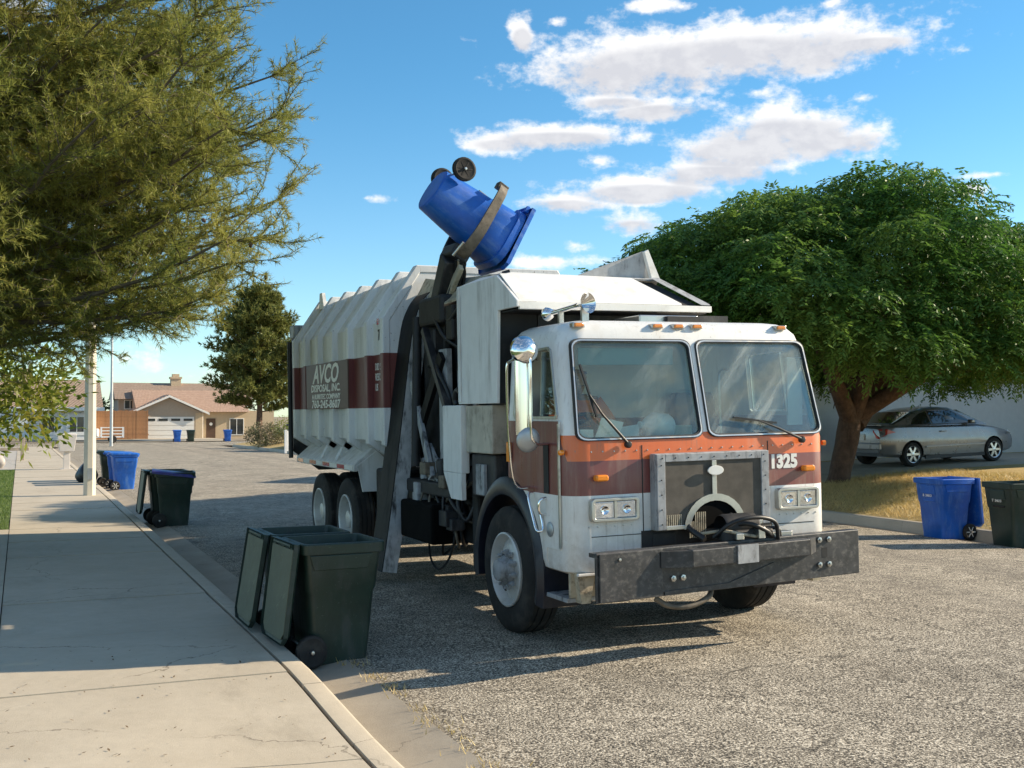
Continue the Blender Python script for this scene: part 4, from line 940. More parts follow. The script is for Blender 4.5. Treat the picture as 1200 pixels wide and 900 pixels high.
for i in range(9):
    for zz in (1.495,): MB().lathe([(.006, 0), (.005, .004), (0, .005)], (-.48+i*.12, -.108, zz), (0, -1, 0), 8).build('rivet', 'grimy_black', gr)
for i in range(5):
    for xx in (-.492, .492): MB().lathe([(.006, 0), (.005, .004), (0, .005)], (xx, -.108, .98+i*.115), (0, -1, 0), 8).build('rivet', 'grimy_black', gr)
# lamps
for s_ in (-1, 1):
    x0, x1 = (.66, 1.08) if s_ > 0 else (-1.08, -.66)
    o = [(x, -.055, z) for x, z in rrect(x0, x1, 1.025, 1.205, .03, 3)]; i_ = [(x, -.055, z) for x, z in rrect(x0+.03, x1-.03, 1.05, 1.18, .012, 3)]
    h = MB().ring(o, i_, (0, .06, 0)).build('headlight_bezel', 'steel', T, smooth=40, bevel=.006)
    xm = (x0+x1)/2; MB().box(xm-.012, xm+.012, -.05, .0, 1.05, 1.18).build('bezel_divider', 'steel', h)
    for a, b in ((x0+.032, xm-.014), (xm+.014, x1-.032)):
        MB().box(a, b, -.046, -.036, 1.052, 1.178).build('headlight', 'lamp_glass', h, bevel=.006)
        cx = (a+b)/2; MB().lathe([(.012, 0), (.03, .006), (.034, .010), (.036, .006), (.036, 0)], (cx, -.046, 1.115), (0, -1, 0), 16).build('bulb_ring', 'chrome', h, smooth=40)
    L = MB().prism([(x, 0, z) for x, z in rrect(s_*.985-.055, s_*.985+.055, 1.335, 1.385, .02, 3)], (0, -.065, 0)).build('turn_lamp', 'amber', T, bevel=.012)
    MB().lathe([(.022, 0), (.022, .03), (.0, .034)], (s_*1.245, .10, 1.56), (s_, -.3, 0), 10).build('side_marker', 'amber', T, smooth=50)
for x in (-.60, .60): MB().box(x-.004, x+.004, -.003, .01, .66, 1.60).build('panel_seam', 'hose_rubber', T)
MB().box(-1.06, 1.06, -.0025, .01, .905, .911).build('panel_seam', 'hose_rubber', T)
for x in (-1.02, -.30, -.10, .08, .93):
    z = 2.545
    b_ = MB().box(x-.055, x+.055, FY(z)-.005, FY(z)+.06, z-.01, z+.028).build('marker_base', 'steel', T, bevel=.006); MB().box(x-.045, x+.035, FY(z)-.022, FY(z)+.02, z-.004, z+.024).build('marker_lamp', 'amber', b_, bevel=.006)
MFR = lambda x, y, z: Matrix(((1, 0, 0, x), (0, 0, -1, y), (0, 1, 0, z), (0, 0, 0, 1)))
text('1325', .150, MFR(.615, -.0025, 1.375), 'letter_white', T, bold=.008, sx=.95)
# wipers
def wiper(piv, mid, tip, b0, b1):
    w = MB().tube([piv, mid, tip], [.012, .009, .006], 6).build('wiper_arm', 'hose_rubber', T, smooth=60)
    MB().beam(b0, b1, .014, .02, (0, -1, 0)).build('wiper_blade', 'hose_rubber', w); MB().lathe([(.028, 0), (.028, .03), (.02, .04), (0, .042)], (piv[0], piv[1]+.03, piv[2]), (0, -1, 0), 12).build('wiper_pivot', 'hose_rubber', w, smooth=40)
y_ = lambda z: FY(z)-.03
wiper((-.74, -.045, 1.61), (-.95, y_(1.8)-.02, 1.85), (-1.02, y_(2.0), 2.0), (-1.07, y_(2.23)+.01, 2.24), (-.98, y_(1.82)+.01, 1.83))
wiper((.93, -.045, 1.60), (.70, y_(1.72)-.02, 1.70), (.52, y_(1.78), 1.77), (.28, y_(1.79)+.01, 1.80), (.70, y_(1.74)+.01, 1.745))
# horn, roof vent, door step marks
hn = MB().lathe([(.018, .42), (.02, .1), (.03, .04), (.05, .0), (.078, -.05), (.085, -.055), (.07, -.04), (.045, .0), (.0, .03)], (-.90, .36, 2.735), (-.30, .95, -.12), 20).build('air_horn', 'chrome', T, smooth=50)
MB().lathe([(0, -.06), (.04, -.045), (.06, 0), (.04, .045), (0, .06)], (-1.03, .76, 2.685), (-.3, .95, 0), 16).build('horn_diaphragm', 'chrome', hn, smooth=60)
for q in ((-.93, -.87, .33, .36, 2.58, 2.70), (-1.0, -.96, .60, .63, 2.55, 2.70)): MB().box(*q).build('horn_bracket', 'steel', hn)
MB().box(-.30, .28, .5, .95, 2.60, 2.67).build('roof_vent', 'steel', T, bevel=.01); MB().box(-.05, .27, .46, .5, 2.61, 2.66).build('vent_slot', 'grimy_black', T)
# mirrors
for s_ in (-1,):
    X = s_*1.47; my = .30
    m_ = MB().loft([[(X+a, my+b, z) for a, b in rrect(-.07, .07, -.035, .035, .03, 4)] for z in (1.70, 1.72, 2.28, 2.30)]).build('mirror_housing', 'chrome', T, smooth=40)
    MB().box(X-.06, X+.06, my+.034, my+.038, 1.72, 2.28).build('mirror_glass', 'chrome', m_)
    MB().lathe([(.0, .075), (.06, .065), (.105, .03), (.118, 0), (.112, -.02), (0, -.02)], (X+.01, my-.0, 2.36), (0, -1, .25), 22).build('convex_mirror', 'chrome', m_, smooth=60)
    MB().lathe([(.0, .03), (.06, .026), (.095, .012), (.10, 0), (.095, -.012), (0, -.015)], (X+.02, my-.02, 1.66), (0, -1, -.15), 22).build('spot_mirror', 'galvanised', m_, smooth=60)
    MB().tube(bez([(s_*1.20, .62, 2.30), (X+s_*.0, .34, 2.36), (X-s_*.03, my-.055, 2.30), (X-s_*.03, my-.055, 2.0), (X-s_*.03, my-.055, 1.72), (X-s_*.08, my-.04, 1.63), (s_*1.23, .36, 1.62)], 5), .011, 8).build('mirror_bracket', 'chrome', m_, smooth=60)
    MB().tube(bez([(X, my+.02, 2.30), (s_*1.47, .56, 2.28), (s_*1.48, .60, 2.2), (s_*1.46, .63, 1.7), (s_*1.40, .66, 1.30), (s_*1.25, .70, 1.26)], 5), .011, 8).build('mirror_brace', 'chrome', m_, smooth=60)
MB().box(-1.275, -1.245, 1.06, 1.12, 1.45, 1.62).build('side_marker', 'amber', T, bevel=.008)
# front bumper: slightly swept channel with a bolted bar and pump
BY = lambda x: -.40+.075*x
def bplate(x0, x1, z0, z1, dy=0., t=.03): return [(x0, BY(x0)+dy, z0), (x1, BY(x1)+dy, z0), (x1, BY(x1)+dy, z1), (x0, BY(x0)+dy, z1)], (0, t, 0)
bp = MB().prism(*bplate(-1.29, 1.27, .495, .855)).build('bumper', 'bumper_grey', T, bevel=.008)
MB().prism([(-1.29, BY(-1.29)+.025, .82), (1.27, BY(1.27)+.025, .82), (1.27, BY(1.27)+.11, .82), (-1.29, BY(-1.29)+.11, .82)], (0, 0, .03)).build('bumper_top', 'bumper_grey', bp)
MB().prism([(-1.27, BY(-1.27)-.004, .50), (-.72, BY(-.72)-.004, .50), (-.72, BY(-.72)-.004, .85), (-1.27, BY(-1.27)-.004, .85)], (0, -.016, 0)).build('cover_plate', 'bumper_grey', bp, bevel=.004)
bar = MB().prism(*bplate(-.52, .63, .705, .835, -.13, .09)).build('tow_bar', 'bumper_grey', bp, bevel=.008)
MB().prism([(-.52, BY(-.52)-.13, .71), (-.52, BY(-.52)-.05, .71), (-.74, BY(-.74)-.02, .71), (-.74, BY(-.74)-.03, .71)], (0, 0, .12)).build('bar_bracket', 'bumper_grey', bar)
MB().prism([(.63, BY(.63)-.13, .71), (.63, BY(.63)-.05, .71), (.78, BY(.78)-.0, .71), (.78, BY(.78)-.02, .71)], (0, 0, .12)).build('bar_bracket', 'bumper_grey', bar)
MB().prism([(-.10, BY(-.1)-.14, .70), (.10, BY(.1)-.14, .70), (.10, BY(.1)-.14, .84), (-.10, BY(-.1)-.14, .84)], (0, .012, 0)).build('bar_plate', 'worn_grey', bar)
MB().prism([(-.70, BY(-.7)-.01, .50), (.95, BY(.95)-.01, .50), (.95, BY(.95)-.01, .515), (.35, BY(.35)-.01, .66), (-.1, BY(-.1)-.01, .54), (-.7, BY(-.7)-.01, .53)], (0, .012, 0)).build('lower_plate', 'bumper_grey', bp)
for x, z in ((.83, .80), (.93, .80), (.83, .60), (.93, .60), (-.62, .62), (-.53, .62), (-1.1, .8)):
    MB().lathe([(.024, 0), (.024, .016), (.012, .018), (.012, .03), (0, .031)], (x, BY(x), z), (0, -1, 0), 6).build('bolt', 'steel', bp)
MB().prism([(.86, BY(.88)-.003, .655), (.915, BY(.88)-.003, .655), (.915, BY(.88)-.003, .735), (.86, BY(.88)-.003, .735)], (0, .002, 0)).build('bracket_hole_dark_patch', 'grimy_black', bp)  # thin black sheet painted as the shade inside a hole
MB().tube(bez([(-.70, -.32, .46), (-.60, -.36, .40), (-.42, -.38, .39), (-.25, -.36, .44), (-.18, -.30, .50)], 5), .022, 8).build('tow_hook', 'claw_brown', bp, smooth=60)
pm = MB().box(-.12, .36, -.38, -.13, .84, .93).build('hydraulic_pump', 'grimy_black', T, bevel=.02)
MB().lathe([(.09, -.18), (.10, -.15), (.10, .12), (.06, .16), (0, .16)], (.12, -.26, .95), (1, 0, 0), 16).build('pump_body', 'grimy_black', pm, smooth=40)
for pts, r_, mm in (([(-.15, -.30, .88), (-.05, -.42, 1.0), (.15, -.45, 1.03), (.34, -.42, .98), (.40, -.38, .84)], .017, 'hose_rubber'), ([(.0, -.25, .95), (.1, -.40, .98), (.25, -.42, .92), (.36, -.36, .86)], .02, 'hose_rubber'),
                    ([(-.2, -.2, .9), (-.1, -.36, .93), (.05, -.40, .9), (.2, -.38, .87)], .013, 'tan_worn'), ([(.3, -.2, .9), (.42, -.33, .92), (.48, -.30, .85)], .016, 'hose_rubber'), ([(-.2, -.25, .86), (-.25, -.1, .95), (-.2, -.02, 1.05)], .025, 'hose_rubber'), ([(.1, -.2, .98), (.15, -.1, 1.02), (.2, 0, 1.02)], .02, 'hose_rubber')):
    MB().tube(bez(pts, 6), r_, 8).build('hydraulic_hose', mm, pm, smooth=60)
for q in ((.18, .24, -.43, -.36, .86, .95), (-.02, .05, -.42, -.36, .86, .91), (.40, .60, -.30, -.2, .84, .885)): MB().box(*q).build('pump_fitting', 'steel', pm, bevel=.005)
for x in (-.42, .5): MB().box(x-.11, x+.11, -.02, .10, .80, .91).build('cab_mount', 'grimy_black', T, bevel=.01)
# wheels
def wheel(x, y, s_, front, r=.53, w=.29):
    """s_ = -1 street side nearest the kerb"""
    cx = x; prof = [(.30, -.5*w+.02), (.34, -.5*w), (.46, -.5*w+.005), (.505, -.44*w), (.525, -.36*w), (.525, -.24*w), (.512, -.235*w), (.512, -.205*w), (.528, -.20*w), (.528, -.03*w), (.514, -.025*w), (.514, .025*w),
                    (.528, .03*w), (.528, .20*w), (.512, .205*w), (.512, .235*w), (.525, .24*w), (.525, .36*w), (.505, .44*w), (.46, .5*w-.005), (.34, .5*w), (.30, .5*w-.02)]
    t = MB().lathe([(a*r/.528, h) for a, h in prof], (cx, y, r-.012), (s_, 0, 0), 44).build('wheel', 'rubber', T, smooth=35)
    e = .5*w
    if front: rp = [(.315, e-.03), (.318, e+.005), (.305, e+.012), (.292, e), (.285, e-.05), (.27, e-.075), (.23, e-.055), (.19, e-.035), (.12, e-.03), (.118, e-.02)]
    else: rp = [(.315, e-.03), (.318, e+.005), (.305, e+.012), (.292, e), (.285, e-.12), (.27, e-.17), (.20, e-.175), (.13, e-.17), (.125, e-.08), (.105, e-.03), (.06, e-.015), (0, e-.013)]
    MB().lathe(rp, (cx, y, r-.012), (s_, 0, 0), 36).build('rim', 'rim_white', t, smooth=40)
    if front: MB().lathe([(.125, e-.03), (.120, e+.01), (.098, e+.05), (.088, e+.085), (.05, e+.095), (0, e+.097)], (cx, y, r-.012), (s_, 0, 0), 24).build('hub', 'worn_grey', t, smooth=40)
    off = e-.03 if front else e-.17
    for k in range(10):
        a = 2*math.pi*k/10+.2; c = (cx, y+.150*math.cos(a), r-.012+.150*math.sin(a))
        MB().lathe([(.024, 0), (.024, .034), (.014, .036), (.014, .062), (0, .063)], (c[0]+s_*off, c[1], c[2]), (s_, 0, 0), 6).build('lug_nut', 'worn_grey', t)
    if front:
        for k in range(2):
            a = -.9+math.pi*k; MB().lathe([(0, 0), (.032, 0), (.034, -.006)], (cx+s_*(e-.052), y+.225*math.cos(a), r-.012+.225*math.sin(a)), (s_, 0, 0), 14).build('hand_hole_dark_disc', 'grimy_black', t)  # black discs, the shade of the hand holes given as colour
    return t
for s_ in (-1, 1):
    wheel(s_*1.115, 1.19, s_, True, .54, .30)
    for y in (6.36, 7.71):
        wheel(s_*1.12, y, s_, False, .525, .26); wheel(s_*.80, y, s_, False, .525, .26)
# chassis
for s_ in (-1, 1): MB().box(s_*.43-.05, s_*.43+.05, .3, 8.9, .70, .98).build('frame_rail', 'grimy_black', T)
for y in (1.19, 6.36, 7.71): MB().tube([(-1.0, y, .52), (-.3, y, .54), (0, y, .56), (.3, y, .54), (1.0, y, .52)], [.07, .09, .18 if y > 2 else .09, .09, .07], 12).build('axle', 'grimy_black', T, smooth=50)
MB().box(-.5, .5, .35, 1.5, .45, .95).build('engine_block', 'grimy_black', T, bevel=.05)
MB().tube([(0, 1.5, .7), (0, 6.2, .65)], .06, 10).build('drive_shaft', 'grimy_black', T)
MB().lathe([(0, 0), (.26, .02), (.28, .06), (.28, 1.04), (.26, 1.08), (0, 1.1)], (.92, 3.0, .72), (0, 1, 0), 24).build('fuel_tank', 'worn_grey', T, smooth=40)
for q in ((-.95, -.5, 2.5, 3.5, .55, 1.0), (-1.0, -.55, 3.6, 4.6, .50, 1.05), (-.42, .42, 2.2, 4.9, .5, .75), (-1.05, -.6, 2.35, 2.5, .35, 1.2), (-1.1, -.5, 4.7, 5.5, .55, 1.2), (.5, 1.1, 4.3, 5.4, .5, 1.1)):
    MB().box(*q).build('light_block_box', 'grimy_black', T, bevel=.03)  # black filler boxes added to block some light beneath the truck
for i in range(7):
    x = -1.05+.05*i; y = 2.5+.28*i
    MB().tube(bez([(x, y, 1.35), (x-.08, y+.1, 1.0), (x-.02, y+.2, .62+.03*i), (x+.1, y+.4, .55), (x+.2, y+.55, .8)], 5), .018+.004*(i % 3), 8).build('hydraulic_hose', 'hose_rubber', T, smooth=60)
MB().tube(bez([(-1.1, 2.75, .8), (-1.12, 2.9, .45), (-1.1, 3.3, .25), (-1.05, 3.7, .32), (-1.0, 3.9, .6)], 6), .012, 6).build('hydraulic_hose', 'hose_rubber', T, smooth=60)
# hopper behind the cab
hp = MB().box(-.88, -.84, 1.9, 4.5, 1.05, 3.05).box(1.18, 1.22, 1.35, 4.5, 1.05, 2.5).box(-.84, 1.18, 1.35, 1.40, 1.05, 2.75).box(-.84, 1.18, 1.40, 4.5, 1.05, 1.10).build('hopper', 'worn_black', T)
MB().prism([(-1.26, y, z) for y, z in ((2.25, 1.95), (2.25, 3.06), (1.29, 3.06), (.88, 2.81), (.88, 2.755), (1.28, 2.755), (1.33, 1.95))], (.03, 0, 0)).build('canopy_side', 'grey_white', T, bevel=.006)
MB().box(-1.225, -.845, 1.36, 1.40, 1.95, 2.98).build('dark_gap_panel', 'grimy_black', T)  # dark panel added over a bright gap, standing for the shade there
MB().box(-1.275, -1.262, 2.16, 2.22, 1.97, 3.04).build('side_seam', 'grey_white', T, bevel=.003)
MB().prism([(-1.228, .89, 2.80), (.40, .93, 2.80), (.10, 1.30, 3.065), (-1.228, 1.29, 3.065)], (0, .012, .02)).build('canopy_front', 'plate_white', T, bevel=.005)
MB().prism([(-1.228, .885, 2.735), (.72, .94, 2.745), (.72, .94, 2.80), (-1.228, .885, 2.80)], (0, .03, 0)).build('canopy_lip', 'plate_white', T, bevel=.004)
MB().prism([(.62, .95, 2.81), (.72, .96, 2.81), (.40, 1.31, 3.08), (.31, 1.30, 3.08)], (0, .02, .015)).build('canopy_frame', 'worn_grey', T)
MB().prism([(.12, 1.31, 3.06), (.40, 1.31, 3.06), (.40, 1.345, 3.09), (.12, 1.345, 3.09)], (0, .02, 0)).build('canopy_frame', 'worn_grey', T)
MB().prism([(.41, .99, 2.80), (.62, .99, 2.80), (.33, 1.34, 3.05), (.12, 1.34, 3.05)], (0, .01, -.02)).build('canopy_dark_panel', 'grimy_black', T)  # black panel, the shade of the canopy's open end put into its colour
MB().loft([[(-1.228, 1.30, 3.066), (.40, 1.31, 3.075), (.40, 1.60, 3.12), (-1.0, 1.55, 3.13)], [(-1.228, 2.27, 3.066), (.9, 2.27, 3.075), (.9, 2.27, 3.16), (-1.0, 2.27, 3.16)]]).build('canopy_top', 'plate_white', T)
MB().prism([(-1.22, 1.45, 2.735), (.7, 1.45, 2.735), (.7, 1.0, 2.735), (-1.22, 1.0, 2.735)], (0, 0, .01)).build('canopy_soffit', 'grimy_black', T)
# raised deflector flap on the far side
fl = MB().prism([(-.30, 1.62, 3.13), (.52, 1.62, 3.10), (.40, 1.60, 3.38)], (0, .03, 0)).build('deflector_flap', 'worn_grey', T)
MB().prism([(.47, 1.55, 3.10), (.56, 1.55, 3.10), (.43, 1.55, 3.39), (.39, 1.55, 3.37)], (0, .05, 0)).build('flap_rib', 'plate_white', fl)
# tool post and boxes on the side behind the cab
MB().box(-1.29, -1.20, 2.14, 2.62, 1.30, 1.94).build('side_post', 'grey_white', T, bevel=.01)
MB().prism([(-1.29, y, z) for y, z in ((2.14, 1.30), (2.62, 1.30), (2.42, 1.05), (2.14, 1.05))], (.05, 0, 0)).build('side_post_foot', 'grey_white', T, bevel=.005)
MB().box(-1.24, -.86, 1.50, 2.13, 1.50, 1.935).build('oil_box', 'tan_grey' if 'tan_grey' in MATS else 'grey_white', T, bevel=.012)
MB().box(-1.2, -.86, 1.55, 2.1, 1.1, 1.49).build('valve_box', 'worn_black', T, bevel=.02); MB().box(-1.235, -1.20, 1.72, 1.92, 1.12, 1.40).build('valve_cover', 'worn_grey', T, bevel=.006)
MB().tube(bez([(-1.22, 2.2, 1.95), (-1.23, 2.26, 2.06), (-1.23, 2.36, 2.08), (-1.23, 2.42, 2.0), (-1.22, 2.4, 1.95)], 5), .03, 8).build('filler_hose', 'hose_rubber', T, smooth=60)
# lift mechanism: outer rail, inner rail, plates, rams
def rail(y0, y1, off, name, mweb, mface, th=.17, first=0):
    C = [(-1.50, .16), (-1.42, .62), (-1.26, 1.70), (-1.12, 2.70), (-1.03, 3.02), (-.90, 3.20), (-.72, 3.28)][first:]
    Q = bez([(x+off, 0, z) for x, z in C], 4); k = len(Q); v = []; f = []
    for i, p in enumerate(Q):
        t = (Q[min(i+1, k-1)]-Q[max(i-1, 0)]).normalized(); nn = Vector((t.z, 0, -t.x))*th
        v += [(p.x, y0, p.z), (p.x, y1, p.z), (p.x+nn.x, y1, p.z+nn.z), (p.x+nn.x, y0, p.z+nn.z)]
    for i in range(k-1):
        for j in range(4): f.append((i*4+j, i*4+(j+1) % 4, (i+1)*4+(j+1) % 4, (i+1)*4+j))
    f += [(0, 1, 2, 3), ((k-1)*4+3, (k-1)*4+2, (k-1)*4+1, (k-1)*4)]
    r_ = mesh_obj(name, v, f, mweb, T, bevel=.008)
    v2 = []; 
    for i, p in enumerate(Q[:-4]):
        t = (Q[min(i+1, k-1)]-Q[max(i-1, 0)]).normalized(); nn = Vector((t.z, 0, -t.x))*th
        v2 += [(p.x+.01, y0-.006, p.z), (p.x+nn.x, y0-.006, p.z+nn.z), (p.x+nn.x, y0-.002, p.z+nn.z), (p.x+.01, y0-.002, p.z)]
    f2 = []
    for i in range(k-5):
        for j in range(4): f2.append((i*4+j, i*4+(j+1) % 4, (i+1)*4+(j+1) % 4, (i+1)*4+j))
    mesh_obj('rail_face', v2, f2, mface, r_)
    return r_
rail(4.02, 4.50, 0, 'lift_rail', 'rail_black', 'rail_worn')
rail(2.55, 2.72, .14, 'lift_rail', 'worn_black', 'worn_black', .12, 2)
MB().box(-1.10, -1.04, 2.98, 3.22, 1.25, 2.52).build('guide_plate', 'worn_grey', T, bevel=.006)
MB().prism([(-1.0, y, z) for y, z in ((2.95, 2.30), (2.45, 1.95), (2.45, 1.5), (2.95, 1.40))], (.03, 0, 0)).build('gusset_plate', 'worn_grey', T, bevel=.005)
MB().prism([(-.96, y, z) for y, z in ((2.9, 2.75), (2.42, 2.72), (2.42, 2.20), (2.92, 2.38))], (.03, 0, 0)).build('gusset_plate', 'worn_grey', T, bevel=.005)
MB().box(-1.0, -.93, 3.3, 3.95, .9, 3.0).build('carriage_plate', 'grimy_black', T, bevel=.01)
MB().beam((-1.13, 3.55, 2.75), (-1.15, 2.72, 1.75), .07, .07).build('lift_ram', 'worn_black', T); MB().tube([(-1.12, 3.8, 2.9), (-1.2, 3.7, 1.3)], .05, 10).build('lift_ram', 'grimy_black', T, smooth=60)
MB().prism([(-1.12, y, z) for y, z in ((3.5, 1.55), (3.0, 1.15), (3.55, 1.1))], (.03, 0, 0)).build('gusset_plate', 'worn_grey', T)
MB().box(-1.2, -.8, 2.7, 4.1, 1.02, 1.16).build('cross_beam', 'grimy_black', T, bevel=.02)
MB().box(-1.32, -1.0, 2.9, 3.9, .55, .95).build('carriage_foot', 'void_black', T, bevel=.03)
for pts in ([(-1.05, 3.2, 3.0), (-1.1, 2.9, 2.8), (-1.1, 2.6, 2.9), (-1.0, 2.45, 3.0)], [(-1.05, 3.5, 2.6), (-1.15, 3.1, 2.3), (-1.1, 2.9, 2.0), (-1.12, 2.8, 1.5)], [(-1.0, 3.7, 3.05), (-1.12, 3.3, 2.9), (-1.12, 3.0, 2.65), (-1.0, 2.8, 2.5)]):
    MB().tube(bez(pts, 6), .022, 8).build('hydraulic_hose', 'hose_rubber', T, smooth=60)
r_ = random.Random(21)
for i in range(16):
    y = r_.uniform(2.55, 3.9); x = -1.0-r_.random()*.16; z = r_.uniform(.75, 1.5)
    MB().tube(bez([(x, y, z), (x-.06, y+r_.uniform(-.25, .25), z-.2), (x, y+r_.uniform(-.4, .4), z-.35), (x+.1, y+r_.uniform(-.3, .3), z-.1)], 5), r_.choice((.014, .018, .024)), 7).build('hydraulic_hose', r_.choice(('hose_rubber', 'hose_rubber', 'claw_brown')), T, smooth=60)
for i in range(14):
    y = r_.uniform(2.5, 3.9); x = -1.06-r_.random()*.14; z = r_.uniform(.7, 1.3); s_ = r_.uniform(.03, .09)
    MB().box(x-s_, x+s_, y-s_, y+s_*r_.uniform(.6, 2), z-s_, z+s_*r_.uniform(.5, 1.5), Matrix.Identity(4)).build('valve_fitting', r_.choice(('worn_black', 'grimy_black', 'worn_grey', 'claw_brown')), T, bevel=.012)
for i in range(5):
    y = 2.6+i*.27; MB().lathe([(0, 0), (.05, 0), (.055, .02), (.055, .22), (.03, .24), (0, .24)], (-1.1, y, 1.16), (r_.uniform(-.3, .3), r_.uniform(-.3, .3), 1), 12).build('accumulator', r_.choice(('worn_black', 'grimy_black', 'worn_grey')), T, smooth=40)
MB().beam((-1.14, 3.9, 1.5), (-1.12, 3.05, 2.45), .05, .12).build('brace', 'rail_black', T); MB().beam((-1.16, 3.3, 1.2), (-1.16, 3.9, 2.2), .04, .09).build('brace', 'worn_grey', T)
MB().box(-1.10, -.98, 3.35, 3.6, 2.35, 2.75).build('guide_block', 'worn_black', T, bevel=.02); MB().box(-1.12, -1.0, 2.75, 2.95, 2.6, 2.95).build('guide_block', 'grimy_black', T, bevel=.02)
MB().prism([(-1.12, 2.3, 3.0), (-1.1, 3.4, 2.98), (-.80, 3.6, 3.30), (-.86, 2.3, 3.20)], (.0, 0, -.02)).build('hopper_lip', 'tan_worn', T)
MB().prism([(-1.05, 3.42, 2.97), (-1.02, 4.42, 2.98), (-.80, 4.42, 3.40), (-.84, 3.6, 3.28)], (.02, 0, -.02)).build('hopper_lip', 'tan_worn', T)
# body with ribs
BP = [(-.88, 1.32), (-1.24, 1.55), (-1.24, 2.92), (-.86, 3.48), (.86, 3.48), (1.24, 2.92), (1.24, 1.55), (.88, 1.32)]
def off_poly(P, d):
    n = len(P); out = []
    for i in range(n):
        a, b, c = Vector(P[i-1]), Vector(P[i]), Vector(P[(i+1) % n]); e1 = (b-a).normalized(); e2 = (c-b).normalized()
        n1, n2 = Vector((-e1.y, e1.x)), Vector((-e2.y, e2.x)); q = (n1+n2).normalized(); k = d/max(.4, q.dot(n1)); out.append((b.x+q.x*k, b.y+q.y*k))
    return out
MB().loft([[(x, 4.45, z) for x, z in BP], [(x, 9.0, z) for x, z in BP]]).build('body', 'body_paint', T)
for y in (4.50, 5.13, 5.96, 6.72, 7.49, 8.23, 8.93):
    o_ = off_poly(BP, .075); i_ = off_poly(BP, -.01)
    MB().ring([(x, y-.06, z) for x, z in o_], [(x, y-.06, z) for x, z in i_], (0, .12, 0)).build('rib', 'body_paint', T, bevel=.01)
MB().prism([(-1.322, y, z) for y, z in ((5.90, 1.935), (8.08, 1.935), (8.08, 2.545), (5.90, 2.545))], (.02, 0, 0)).build('sign_plate', 'sign_plate', T)
MS = lambda x, y, z: Matrix(((0, 0, -1, x), (-1, 0, 0, y), (0, 1, 0, z), (0, 0, 0, 1)))
def fit(s, size, y0, y1, z, h=1., **k):
    o = text(s, size, Matrix(), 'letter_white', T, **k); xs = [v.co.x for v in o.data.vertices]; a, b = min(xs), max(xs)
    o.data.transform(MS(-1.3245, y0, z) @ Matrix.Diagonal(((y0-y1)/(b-a), h, 1, 1)) @ Matrix.Translation((-a, 0, 0)))
fit('AVCO', .34, 7.70, 6.32, 2.285, bold=.009, shear=.25)
fit('DISPOSAL, INC.', .135, 7.78, 6.25, 2.165, bold=.0035, shear=.12)
fit('A BURRTEC COMPANY', .095, 7.75, 6.25, 2.065, bold=.0022, shear=.1)
fit('760-245-8607', .15, 7.75, 6.25, 1.945, bold=.0035, shear=.12)
for s, z in (('DID ST', 2.37), ('RESO', 2.25), ('US', 2.13)): text(s, .12, MS(-1.243, 4.98, z), 'letter_white', T, sx=.75)
text('7H', .17, MS(-1.243, 4.86, 2.72), 'letter_black', T, bold=.004, sx=.7); text('IIIO', .10, MS(-1.243, 4.90, 2.90), 'red_lens', T, bold=.003, sx=.6)
# fenders over the rear wheels, reflective tape
for s_ in (-1, 1):
    fp = MB().prism([(s_*.86, 5.75, 1.38), (s_*1.06, 5.75, 1.43), (s_*1.30, 5.75, 1.23), (s_*1.30, 5.75, 1.15), (s_*1.26, 5.75, 1.15), (s_*1.02, 5.75, 1.36), (s_*.86, 5.75, 1.33)], (0, 3.1, 0)).build('rear_fender', 'body_paint', T, bevel=.006)
    for i in range(8):
        y = 5.85+i*.37; MB().box(s_*1.3, s_*1.303, y, y+.34, 1.165, 1.215).build('reflector_tape', 'red_lens' if i % 2 else 'plate_white', fp)
    MB().prism([(s_*1.26, 5.72, 1.22), (s_*1.02, 5.72, 1.40), (s_*.9, 5.72, 1.3), (s_*.9, 5.72, .9), (s_*1.2, 5.72, .9)], (0, .03, 0)).build('fender_front', 'grey_white', T)
    for y in (6.72, 7.49): MB().prism([(s_*1.06, y-.06, 1.42), (s_*1.28, y-.06, 1.25), (s_*1.12, y-.06, 1.55)], (0, .12, 0)).build('fender_gusset', 'body_paint', fp)
    MB().tube([(s_*1.31, 9.18, 1.2), (s_*1.31, 9.18, 2.95)], .035, 10).build('tailgate_ram', 'worn_black', T, smooth=50)
MB().box(-.5, .5, 5.6, 8.8, .98, 1.35).build('subframe', 'grimy_black', T)
# tailgate
MB().loft([[(x*1.01, 9.01, z) for x, z in [(-.88, 1.25), (-1.27, 1.55), (-1.27, 2.95), (-.95, 3.40), (.95, 3.40), (1.27, 2.95), (1.27, 1.55), (.88, 1.25)]], [(x, 9.22, z) for x, z in [(-.88, 1.0), (-1.27, 1.3), (-1.27, 3.0), (-1.1, 3.18), (1.1, 3.18), (1.27, 3.0), (1.27, 1.3), (.88, 1.0)]]]).build('tailgate', 'worn_black', T)
MB().box(-1.28, -1.1, 9.0, 9.3, 3.0, 3.2).build('tailgate_hinge', 'worn_grey', T, bevel=.02)
MB().prism([(-.93, y, z) for y, z in ((8.55, 3.42), (8.85, 3.42), (8.80, 3.66), (8.66, 3.66))], (.05, 0, 0)).build('lifting_lug', 'grey_white', T)

